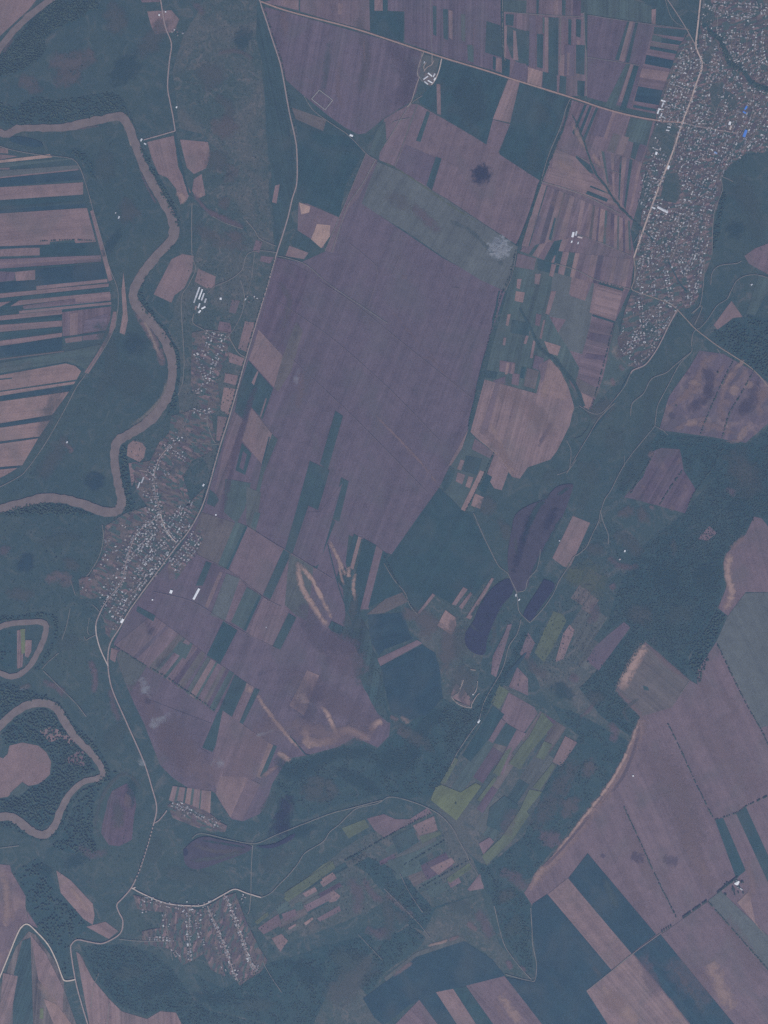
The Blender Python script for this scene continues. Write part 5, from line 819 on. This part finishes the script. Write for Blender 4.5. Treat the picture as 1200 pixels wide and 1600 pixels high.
def obj(name, me, parent, color):
    o = bpy.data.objects.new(name, me); C.objects.link(o); o.parent = parent; o.color = (*color, 1); return o
def place_house(x, y, ang, L, Wd, roof, rc, label, group, cat='house', name='house'):
    X, Y = W(x, y)
    e = bpy.data.objects.new(name, None); C.objects.link(e); e.location = (X, Y, 7.6); e.rotation_euler = (0, 0, R(-ang)); e.empty_display_size = 5
    tag(e, label, cat, group)
    a = obj('wall', WALL_ME, e, (.62,.58,.54)); b = obj('roof', ROOF_ME, e, rc)
    for q in (a, b): q.scale = (Wd/9, L/14, 1.0)
def hall(x, y, L, Wd, ang, rc, label, H=4.5, RH=2.6, cat='farm building', name='farm_building', wc=(.55,.54,.53)):
    X, Y = W(x, y); (wv, wf), (rv, rf) = house_verts(L, Wd, H, RH)
    e = bpy.data.objects.new(name, None); C.objects.link(e); e.location = (X, Y, 7.6); e.rotation_euler = (0, 0, R(-ang)); e.empty_display_size = 5
    tag(e, label, cat)
    wm = poly_mesh('wall', wv, wf); wm.materials.append(M_WALL); obj('wall', wm, e, wc)
    rm = poly_mesh('roof', rv, rf); rm.materials.append(M_ROOF); obj('roof', rm, e, rc)
    # a ridge vent along the roof and a big door in the gable
    if L > 24:
        z = H + RH; vv = [(-.6,-L*.4,z-.1),(.6,-L*.4,z-.1),(.6,L*.4,z-.1),(-.6,L*.4,z-.1),(-.6,-L*.4,z+.9),(.6,-L*.4,z+.9),(.6,L*.4,z+.9),(-.6,L*.4,z+.9)]
        ff = [(4,5,6,7),(0,1,5,4),(1,2,6,5),(2,3,7,6),(3,0,4,7)]
        m = poly_mesh('ridge_vent', vv, ff); m.materials.append(M_ROOF); obj('ridge_vent', m, e, tuple(c*.8 for c in rc))
        d = min(4, Wd*.3); vv = [(-d/2,-L/2-.05,0),(d/2,-L/2-.05,0),(d/2,-L/2-.05,3.4),(-d/2,-L/2-.05,3.4)]
        m = poly_mesh('door', vv, [(0,1,2,3)]); m.materials.append(M_WALL); obj('door', m, e, (.2,.22,.25))
    return e
WH = (.92,.92,.93); GY = (.55,.55,.57); LG = (.7,.7,.72); BL = (.10,.26,.75); RB = (.36,.24,.2)
for a in (
 (307,928,96,16,28,WH,'long dazzling white hall standing alone in the fields east of the village',6), (267.5,924.5,26,20,20,WH,'small square bright white building on a field corner beside the village'), (238.5,937,11,9,20,WH,'tiny white hut in the mauve field between highway and white hall'), (337.5,804.5,11,10,0,WH,'tiny white tank house in the field right of the highway village'),
 (309,457,88,11,20,LG,'longest pale shed of the farm below the pink square plot'), (313.5,460,84,10,20,WH,'white long shed, second from the left in the upper left farm'), (317,464,60,10,20,LG,'pale shed at the right of the long farm sheds'), (305,468,56,10,20,GY,'grey shed at the left edge of the upper left farm'), (321,470,34,12,20,GY,'short grey shed by the farm track'), (311,478,40,11,20,LG,'middle-sized pale shed in the lower part of the farm'), (318,481,34,12,60,WH,'small white barn lying across the other farm sheds'), (312,487,26,12,40,WH,'white barn at the bottom tip of the farm'), (306,481,30,9,20,RB,'brown-roofed shed low in the farm'),
 (665,122,44,10,55,LG,'light shed on the left of the roadside farmyard'), (672,117,40,9,130,WH,'white shed across the middle of the roadside farmyard'), (678,118,30,9,30,LG,'pale shed by the track in the roadside farmyard'), (672,128,40,9,120,WH,'white shed low in the roadside farmyard'), (666,130,36,9,130,LG,'pale lowest shed of the roadside farmyard'), (679,124,24,9,30,WH,'small white shed at the right of the roadside farmyard'), (663,98,16,8,10,GY,'small grey shed at the top of the roadside farmyard'),
 (1036,158,34,11,110,WH,'white shed at the top of the block at the town corner'), (1035,164,34,10,20,LG,'pale upright shed below it at the town corner'), (1028,175,34,11,20,WH,'white shed at the left of the town corner compound'), (1033,180,26,10,20,LG,'pale small shed nearest the pink road at the town corner'), (1031,171,26,9,110,WH,'white cross shed in the town corner compound'),
 (1164,209,58,22,22,BL,'long vivid blue-roofed hall in the east of the town'), (1165,169,30,14,30,BL,'blue-roofed building north of the long blue hall'), (1163,176,26,12,120,BL,'smaller blue-roofed block just below the other blue roof'), (1118,239,24,12,120,(.25,.36,.6),'dull blue-roofed building in the middle of the town'), (1035,328,92,17,118,LG,'long pale hall on the green south of the town grassland'), (1021,325,30,12,118,LG,'short pale hall left of the long pale one'), (1140,193,26,16,20,WH,'white block near the town crossroads street'), (1141,200,34,12,20,(.6,.5,.42),'tan-roofed block beside the town crossroads street'), (1045,199,26,8,100,LG,'first pale strip building in the grass below the crossroads'), (1043,204,26,8,100,LG,'second pale strip building in the grass below the crossroads'), (1025,240,22,16,20,WH,'pale block at the lower left of the crossroads grassland'), (1044,262,28,14,20,WH,'white building beside the road below the crossroads'),
 (1151,1379,34,30,25,WH,'white square farmhouse building in a small grove, lower right fields',5), (1155,1387,26,8,120,LG,'low pale shed beside the white building in the grove'), (1158,1389,22,8,120,GY,'low grey shed beside the white building in the grove'),
 (895,367,40,16,15,WH,'white shed at the left of the square walled farm west of the town'), (900,365,34,12,15,LG,'pale shed in the middle of the square walled farm'), (906,371,36,12,105,(.6,.5,.48),'pinkish shed at the right of the square walled farm'), (893,378,16,10,15,WH,'small white shed low in the square walled farm'), (903,380,18,9,15,LG,'small pale shed low in the square walled farm'),
 (549,212,26,14,110,WH,'white building at the lower edge of the north mauve field'), (221,219,22,12,30,LG,'pale building by the river landing'), (227,225,18,10,110,LG,'small pale building in the landing yard'),
 (217,758,50,9,20,GY,'grey long shed in the square compound left of the village'), (223,750,50,9,20,GY,'second grey long shed in the square compound'), (318,758,20,12,30,LG,'pale building in the dirt lot beside the highway'), (191,970,34,18,30,WH,'bright white building low beside the highway village'),
 (806,930,20,9,10,LG,'small pale house where the pond tracks meet'), (811,937,16,8,40,WH,'small white house just below the pond track junction'), (748,1127,26,12,30,WH,'white shed alone beside the valley track'), (739,1085,10,8,0,LG,'tiny pale hut in the earthworks below the pond'), (976,861,14,10,10,WH,'tiny white hut in the scrub left of the great forest'), (968,874,14,9,60,(.6,.5,.48),'tiny pinkish hut in the scrub left of the great forest'), (874,845,10,9,0,GY,'tiny grey hut at the corner of the pinkish field'), (186,340,20,10,20,LG,'lone pale hut in the meadow inside the big bend'), (181,333,10,8,20,GY,'tiny grey hut just above the pale one in the meadow'),
 (249,24,14,10,0,WH,'tiny white hut in the pink plot by the upper left road'), (259,19,12,9,0,LG,'tiny pale hut right beside the upper left road'), (276,168,12,10,20,WH,'tiny white hut right of the upper left road'), (1201,488,18,10,20,WH,'white hut at the right edge beside the dark wood'), (1174,445,14,9,60,LG,'tiny pale hut on the green slope above the east wood'), (989,1212,10,9,0,WH,'tiny white hut at the edge of the eroded strip'), (416,980,7,6,0,LG,'tiny pale shelter in the middle of the lower plain'), (105,691,14,10,30,LG,'tiny pale hut in the levee meadow'),
 (345,467,16,14,0,WH,'small white house at the track bend above the middle village')):
    kw = {'H': a[7]} if len(a) > 7 else {}
    hall(*a[:7], **kw)
# villages of small houses
HS = []      # x, y, angle, length, width, roof kind, where
def kind_pick():
    r = random.random(); return 'white' if r < .20 else 'grey' if r < .52 else 'pinkish' if r < .82 else 'brown'
def add_house(x, y, ang, where, big=1.0):
    HS.append((x, y, ang + random.choice((0, 90)) + random.gauss(0, 6), random.triangular(8, 20, 10) * big, random.uniform(6.5, 10.5) * big, kind_pick(), where))
def street_houses(pts, where, step=3.6, off=2.2, p=.85, sides=(-1, 1), big=1.0, clip=None, avoid=()):
    P = smooth(pts, 8) if len(pts) > 2 else [(pts[0][0]+(pts[1][0]-pts[0][0])*t/20, pts[0][1]+(pts[1][1]-pts[0][1])*t/20) for t in range(21)]
    acc = 0
    for i in range(len(P)-1):
        a, b = P[i], P[i+1]; L = math.hypot(b[0]-a[0], b[1]-a[1])
        if L == 0: continue
        acc += L
        while acc > step:
            acc -= step; t = random.random(); nx, ny = -(b[1]-a[1])/L, (b[0]-a[0])/L
            for s in sides:
                if random.random() > p: continue
                d = s * (off + abs(random.gauss(0, 1.1)) * (.5 if random.random() < .85 else 3))
                x = a[0]+(b[0]-a[0])*t+nx*d; y = a[1]+(b[1]-a[1])*t+ny*d
                if clip and not inside(np.array([x]), np.array([y]), clip)[0]: continue
                if any(inside(np.array([x]), np.array([y]), q)[0] for q in avoid): continue
                if not (-3 < x < 1203 and -3 < y < 1603): continue
                add_house(x, y, math.degrees(math.atan2(b[0]-a[0], -(b[1]-a[1]))), where, big)
TOWN_POLY = [(1098,8),(1204,2),(1204,236),(1165,240),(1140,258),(1128,275),(1120,300),(1108,345),(1106,400),(1094,440),(1082,476),(1060,483),(1040,510),(1018,552),(1000,572),(984,570),(970,558),(968,530),(978,490),(993,450),(995,400),(1003,335),(998,315),(1004,270),(1022,225),(1030,170),(1050,110),(1066,72),(1085,60),(1092,75)]
GAPS = [[(1110,132),(1128,128),(1130,150),(1122,165),(1115,182),(1110,165)],[(1132,140),(1150,150),(1152,168),(1140,175)],[(1040,270),(1058,268),(1066,300),(1058,320),(1036,325),(1034,290)],[(1025,196),(1060,196),(1052,250),(1030,232)],[(1100,40),(1125,58),(1142,98),(1175,120),(1206,138),(1206,148),(1170,135),(1150,110),(1130,105),(1118,70)],[(1096,85),(1115,60),(1120,70),(1105,100)],[(1045,425),(1070,430),(1075,460),(1060,470)]]
def where_town(x, y):
    if y < 66: return 'in the top right corner of the big town'
    if y < 192: return 'in the rows west of the main road, big town' if x < 1096 - (y-100)*.33 else 'in the north-east quarter of the big town'
    if y < 300: return 'south of the crossroads in the big town'
    if y < 410: return 'in the narrow middle part of the big town'
    return 'at the lower tip of the big town'
for k in range(-6, 15):
    dx = k * 9.2 + (4.5 if k > 0 else -1 if k < 0 else 0)
    pts = [(x + dx * (1.0 + .02 * k), y + dx * .10) for x, y in TOWN if y > 35]
    if k == 0: pts = TOWN[1:]
    q = [p_ for p_ in smooth(pts, 3) if inside(np.array([p_[0]]), np.array([p_[1]]), TOWN_POLY)[0] and not any(inside(np.array([p_[0]]), np.array([p_[1]]), g)[0] for g in GAPS) and p_[0] < 1201]
    if k:
        run = []
        for p_ in q + [None]:
            if p_ is None or (run and math.hypot(p_[0]-run[-1][0], p_[1]-run[-1][1]) > 16):
                if len(run) > 3: road(run, .7, (117, 113, 120), 'street')
                run = []
            if p_ is not None: run.append(p_)
    street_houses(pts, 't', step=3.6, off=1.5, p=.60 if k else .5, clip=TOWN_POLY, avoid=GAPS)
for pts in ([(1003,400),(1000,430),(1002,458)],[(1015,400),(1018,430),(1022,462)],[(1040,420),(1045,450),(1050,475)],[(1060,400),(1072,440),(1078,470)],[(1098,400),(1090,440),(1080,478)],[(1000,465),(1003,510),(1005,540)],[(1028,472),(1028,500),(1026,520)],[(1060,485),(1040,512),(1015,550)],[(1020,490),(995,520),(978,545)],[(1000,520),(985,545),(975,555)],[(1025,545),(1008,562),(990,568)],[(1035,470),(1050,478)],[(1085,395),(1080,410),(1065,430)]):
    street_houses(pts, 't', step=3.2, off=1.8, p=.75, clip=TOWN_POLY, avoid=GAPS)
for pts in ([(1096,8),(1130,20),(1170,30)],[(1110,5),(1150,8),(1204,10)],[(1170,30),(1175,20),(1204,20)]): street_houses(pts, 't', step=3, off=2, p=.8)
HS = [h[:6] + (where_town(h[0], h[1]),) for h in HS]
tx, ty = fill_pts(TOWN_POLY, 24, .78)
for x, y in zip(tx, ty):
    if not any(inside(np.array([x]), np.array([y]), g)[0] for g in GAPS[2:]):
        HS.append((x, y, random.uniform(0, 90), random.triangular(7, 17, 8), random.uniform(5.5, 8.5), kind_pick(), where_town(x, y)))
n_town = len(HS)
a_ = 'along the lower highway in the left village'; b_ = 'in the old core of the left village'; c_ = 'in the new rows east of the highway'; d_ = 'in the scattered west plots of the left village'
street_houses([(300,822),(278,850),(240,897),(205,945),(180,985)], a_, 2.8, 2.4, .8, (1,)); street_houses([(300,816),(275,848),(252,872)], a_, 3, 2.6, .5, (-1,))
for k in range(5):
    street_houses([(308+k*3-2,828+k*4-2),(292+k*3,848+k*4),(270+k*3-4,880+k*4)], c_, 3.2, .6, .75, (1,))
for pts in ([(160,950),(170,935),(190,910),(194,895),(200,870),(215,832),(250,805)],[(205,905),(235,870),(262,850)],[(215,920),(245,885),(268,860)],[(200,925),(190,945),(178,965)],[(225,795),(240,800),(255,795)],[(285,790),(270,815),(255,835)],[(300,780),(290,805),(275,830)],[(230,890),(222,905),(205,925)],[(252,802),(245,780),(241,745)],[(252,804),(258,825),(272,843)],[(200,875),(225,850),(245,825)],[(215,890),(240,860),(262,838)],[(225,815),(225,840),(215,870)],[(236,815),(240,835),(232,855)]):
    street_houses(pts, b_, 2.6, 2.0, .8)
for pts in ([(165,835),(170,860),(160,885)],[(185,820),(200,835),(190,870)],[(130,905),(135,915),(128,925)],[(150,935),(160,925),(180,900)],[(175,850),(182,870),(178,890)],[(165,955),(175,945),(195,925)]): street_houses(pts, d_, 5.5, 2.5, .55)
e_ = 'around the bend of the upper left village street'; f_ = 'in the middle left village'
for pts in ([(241,745),(250,715),(268,695)],[(255,700),(275,690),(285,680)],[(262,700),(280,712),(292,720)],[(228,730),(240,738),(236,750)],[(222,770),(235,775),(240,785)],[(262,745),(258,730)]): street_houses(pts, e_, 3.4, 2.0, .7)
for pts in ([(320,518),(335,524),(352,528)],[(330,525),(322,545),(316,560)],[(350,530),(342,555),(332,575),(330,600)],[(305,550),(315,575),(322,600)],[(300,615),(312,610),(320,600)],[(300,640),(315,645),(330,640)]): street_houses(pts, f_, 3.0, 2.0, .7)
g_ = 'along the long left street of the lowest village'; h_ = 'along the long right street of the lowest village'; i_ = 'along the entrance road of the lowest village'; j_ = 'in the western plots of the lowest village'
street_houses([(324,1415),(335,1440),(350,1475),(362,1510),(372,1532)], g_, 2.7, 1.6, .8); street_houses([(351,1398),(363,1425),(380,1470),(392,1505),(403,1515)], h_, 2.3, 1.5, .85)
street_houses([(216,1400),(245,1410),(270,1415),(300,1418),(335,1408)], i_, 3.6, 2.2, .6); street_houses([(232,1466),(250,1466),(272,1468)], j_, 3, 1.5, .7); street_houses([(306,1418),(310,1450),(318,1480)], j_, 4, 2, .5); street_houses([(335,1460),(345,1490),(352,1520)], j_, 5, 3, .5); street_houses([(222,1405),(226,1425)], j_, 4, 2, .5); street_houses([(255,1425),(262,1450)], j_, 4, 2, .5); street_houses([(375,1412),(380,1405),(383,1395)], i_, 4, 2, .5); street_houses([(294,1422),(295,1460),(297,1500)], j_, 3, 1.8, .75); street_houses([(268,1480),(278,1495)], j_, 3, 1.5, .7)
street_houses([(266,1256),(285,1262),(300,1268),(320,1280),(345,1290)], 'in the small hamlet under the striped plots', 3.0, 1.8, .8); street_houses([(276,1252),(292,1262)], 'in the small hamlet under the striped plots', 3.0, 2, .8)
street_houses([(268,45),(275,52),(288,55)], 'beside the road at the upper left', 5, 2, .6); street_houses([(380,462),(395,470),(405,455)], 'beside the dirt lot west of the highway', 6, 2, .4)
random.shuffle(HS); HS.sort(key=lambda h: -h[3] * h[4])
NIND = 290
for h in HS[:NIND]:
    x, y, ang, L, Wd, kd, wh = h; j = random.uniform(.85, 1.08)
    place_house(x, y, ang, L, Wd, kd, tuple(min(.93, c * j) for c in ROOFS[kd]), 'house with %s roof %s' % (kd, wh), '%s-roofed houses %s' % (kd, wh))
rest = HS[NIND:]; V = []; Fc = []; col = []
base = 0
for x, y, ang, L, Wd, kd, wh in rest:
    X, Y = W(x, y); a = R(-ang); ca, sa = math.cos(a), math.sin(a); j = random.uniform(.8, 1.1); rc = tuple(min(.9, c * j) for c in ROOFS[kd])
    for (vv, ff), cc in ((DH, (.6,.56,.52)), (DR, rc)):
        for v in vv:
            px_, py_ = v[0] * Wd / 9, v[1] * L / 14
            V.append((X + px_ * ca - py_ * sa, Y + px_ * sa + py_ * ca, 7.6 + v[2])); col.append((*cc, 1))
        Fc += [tuple(i + base for i in f) for f in ff]; base += len(vv)
me = poly_mesh('small_houses', V, Fc); at = me.color_attributes.new('tint', 'FLOAT_COLOR', 'POINT'); at.data.foreach_set('color', np.asarray(col, np.float32).ravel())
o = link('small_houses', me, M_TINT); tag(o, 'the many smaller village houses among gardens', 'houses', kind='stuff')
# garden trees close by the houses
xs = np.array([h[0] for h in HS] * 2) + rng.normal(0, 2.2, len(HS) * 2); ys = np.array([h[1] for h in HS] * 2) + rng.normal(0, 2.2, len(HS) * 2)
crowns('garden_trees', xs, ys, 2.2, 4.5, M_LEAF, 'garden trees between the village houses', 'trees')

# ------------------------------------------------------------------ single trees
def make_tree_meshes(seed):
    rr = random.Random(seed); V = []; Fc = []
    def tube(a, b, r0, r1, n=6):
        a = Vector(a); b = Vector(b); d = (b-a).normalized(); u = d.orthogonal().normalized(); v = d.cross(u); k = len(V)
        for p, r_ in ((a, r0), (b, r1)):
            for i in range(n): V.append(tuple(p + (u*math.cos(2*math.pi*i/n) + v*math.sin(2*math.pi*i/n))*r_))
        for i in range(n): Fc.append((k+i, k+(i+1)%n, k+n+(i+1)%n, k+n+i))
    tube((0,0,0),(0.2,0.1,4),.5,.35); tube((.2,.1,4),(.1,-.1,9),.35,.15)
    for i in range(6):
        a = i*1.05; tube((.2,.1,3.5+i*.5),(math.cos(a)*3.4,math.sin(a)*3.4,7+i*.4),.2,.06)
    tm = poly_mesh('trunk', V, Fc); tm.materials.append(M_BARK)
    v, f = ICO; P = []; Q = []
    for i in range(46):
        while True:
            p = np.array([rr.uniform(-1,1), rr.uniform(-1,1), rr.uniform(-.8,1)])
            if .35 < np.linalg.norm(p) < 1: break
        c = p * np.array([5.2,5.2,4.2]) + np.array([0,0,8.5]); s = rr.uniform(.9, 1.9)
        Q.append(f + len(P) * len(v)); P.append(v * s * (1 + rng.uniform(-.3,.3,(len(v),1))) * np.array([1,1,.7]) + c)
    cm = mesh_np('crown', np.concatenate(P), np.concatenate(Q)); cm.materials.append(M_LEAF)
    return tm, cm
TREES = [make_tree_meshes(s) for s in (1, 2, 3)]
def tree(x, y, s, label, group):
    tm, cm = random.choice(TREES); X, Y = W(x, y)
    e = bpy.data.objects.new('tree', None); C.objects.link(e); e.location = (X, Y, 7.6); e.rotation_euler.z = random.uniform(0, 6); e.scale = (s, s, s * random.uniform(.85, 1.1)); e.empty_display_size = 4
    tag(e, label, 'tree', group); obj('trunk', tm, e, (.12,.1,.09)); obj('crown', cm, e, (.05,.08,.05))
for x in np.arange(1034, 1050, 3.4): tree(x, 1455-(x-1034)*.62, 1.3, 'single tree in the widely spaced row ending the white field track', 'spaced trees along the field track')
for x in list(np.arange(1067, 1104, 1.9)): 
    if random.random() < .85: tree(x, 1433-(x-1067)*.70, 1.3, 'tree in the broken row beside the pale green strip', 'broken tree row south-west of the farm grove')
for x in np.arange(1121, 1152, 1.8): tree(x, 1394-(x-1121)*.78, 1.3, 'tree in the row leading up to the white farm building', 'tree row running to the farm grove')
for i in range(26): tree(1132+random.random()*30, 1398-random.random()*22+(0), 1.25, 'tree in the small grove around the white farm building', 'trees of the farm grove')
for i in range(16):
    t = i/15; tree(237.5-t*26+2.2, 1292+t*80, 1.15, 'roadside tree on the lower highway between the fork and the junction', 'roadside trees of the lower highway')
for x, y, g in ((1056,634,0),(1058,636,0),(1153,1296,1),(712,1256,1),(120,190,2),(290,930,2)): pass
for x, y, lab in ((1056,634,'lone dark tree in the mottled slope field'),(712,1255,'lone tree in the bright yellow-green field'),(1121,582,'lone tree on the upper edge of the mottled slope field'),(111,113,'lone tree in the brownish top left meadow'),(128,104,'lone tree right of the other one in the brownish top left meadow'),(73,863,'lone tree beside the damp dark patch'),(88,872,'lone tree right of the damp dark patch'),(930,1196,'lone tree near the woods at the right'),(905,1212,'lone tree at the edge of the long scrub belt')):
    tree(x, y, 1.3, lab, None)

# ------------------------------------------------------------------ clouds: small closed bodies of thin vapour, high above the land
def cloud(x, y, h, rx, ry, rz, dens, thr, label, scale=1.0, rot=0, seed=0):
    import bmesh
    k = 1 - h / ALT; X, Y = W(x, y); X *= k; Y *= k
    bm = bmesh.new(); bmesh.ops.create_icosphere(bm, subdivisions=3, radius=1)
    rr = random.Random(seed + 5)
    for v in bm.verts: v.co *= 1 + rr.uniform(-.06, .06)
    for v in bm.verts: v.co = (v.co.x*rx, v.co.y*ry, v.co.z*rz)
    me = bpy.data.meshes.new('cloud'); bm.to_mesh(me); bm.free()
    m = bpy.data.materials.new('vapour'); m.use_nodes = True; t = m.node_tree; t.nodes.clear()
    N = t.nodes.new; L = t.links.new
    out = N('ShaderNodeOutputMaterial'); pv = N('ShaderNodeVolumePrincipled'); pv.inputs['Color'].default_value = (.96,.97,1,1); pv.inputs['Anisotropy'].default_value = .1
    tc = N('ShaderNodeTexCoord'); le = N('ShaderNodeVectorMath'); le.operation = 'LENGTH'
    di = N('ShaderNodeVectorMath'); di.operation = 'DIVIDE'; L(tc.outputs['Object'], di.inputs[0]); di.inputs[1].default_value = (rx, ry, rz); L(di.outputs[0], le.inputs[0])
    no = N('ShaderNodeTexNoise'); no.inputs['Scale'].default_value = 1; no.inputs['Detail'].default_value = 4; no.inputs['Roughness'].default_value = .6
    no.inputs['Distortion'].default_value = .5
    sc_ = N('ShaderNodeVectorMath'); sc_.operation = 'SCALE'; L(tc.outputs['Object'], sc_.inputs[0]); sc_.inputs['Scale'].default_value = scale / 42.0
    ad = N('ShaderNodeVectorMath'); L(sc_.outputs[0], ad.inputs[0]); ad.inputs[1].default_value = (seed*7.3, seed*3.1, 0); L(ad.outputs[0], no.inputs['Vector'])
    # density = noise minus distance from the middle, clipped
    a1 = N('ShaderNodeMath'); a1.operation = 'MULTIPLY_ADD'; L(le.outputs['Value'], a1.inputs[0]); a1.inputs[1].default_value = -.42; L(no.outputs[0], a1.inputs[2])
    mr = N('ShaderNodeMapRange'); mr.interpolation_type = 'SMOOTHSTEP'; L(a1.outputs[0], mr.inputs[0]); mr.inputs[1].default_value = thr; mr.inputs[2].default_value = thr + .22; mr.inputs[3].default_value = 0; mr.inputs[4].default_value = dens
    L(mr.outputs[0], pv.inputs['Density']); L(pv.outputs[0], out.inputs['Volume']); me.materials.append(m)
    o = bpy.data.objects.new('cloud', me); C.objects.link(o); o.location = (X, Y, h); o.rotation_euler.z = R(rot)
    tag(o, label, 'cloud')
cloud(780, 387, 1290, 105, 95, 55, .10, .17, 'small white puff of cloud over the end of the grey-green diagonal field', 1.5, 30, 1)
cloud(226, 1072, 700, 85, 110, 30, 0.022, .2, 'upper of two thin mist wisps over the lower left of the plain', .7, 30, 2)
cloud(248, 1125, 700, 130, 80, 30, 0.022, .22, 'lower of two thin mist wisps over the lower left of the plain', .7, 50, 3)
cloud(340, 1192, 700, 90, 45, 25, 0.024, .2, 'small mist wisp above the fields at the foot of the plain', .8, 10, 4)
cloud(415, 1145, 700, 90, 22, 18, 0.019, .16, 'thin streak of mist over the fields at the foot of the plain', .8, 20, 5)
cloud(222, 1192, 700, 40, 50, 20, 0.019, .16, 'faint mist wisp over the highway low on the left', .8, 20, 6)
cloud(463, 590, 700, 30, 90, 20, 0.012, .16, 'faint wisp of mist over the left side of the great plain', .9, -10, 7)
cloud(38, 1075, 700, 60, 30, 15, 0.014, .16, 'faint mist wisp between the two left river loops', .8, 30, 8)
print(ZC); print('crowns', COUNT[0], 'houses', len(HS), 'town', n_town, 'objects', len(bpy.data.objects))
# ------------------------------------------------------------------ the air: one closed box of thin even haze round camera and land
def build_haze():
    import bmesh
    bm = bmesh.new(); bmesh.ops.create_cube(bm, size=1)
    for v in bm.verts: v.co = (v.co.x * 18200, v.co.y * 18200, -1 if v.co.z < 0 else ALT + 60)
    me = bpy.data.meshes.new('haze'); bm.to_mesh(me); bm.free()
    o = bpy.data.objects.new('haze', me); C.objects.link(o); o['kind'] = 'stuff'; o['label'] = 'thin bluish haze lying over the whole land'
    m = bpy.data.materials.new('haze'); m.use_nodes = True; t = m.node_tree; t.nodes.clear()
    out = t.nodes.new('ShaderNodeOutputMaterial'); pv = t.nodes.new('ShaderNodeVolumePrincipled')
    pv.inputs['Color'].default_value = (*HAZE_COL, 1); pv.inputs['Density'].default_value = HAZE_DENSITY; pv.inputs['Anisotropy'].default_value = 0.0
    t.links.new(pv.outputs[0], out.inputs['Volume']); me.materials.append(m)
    return o
build_haze()
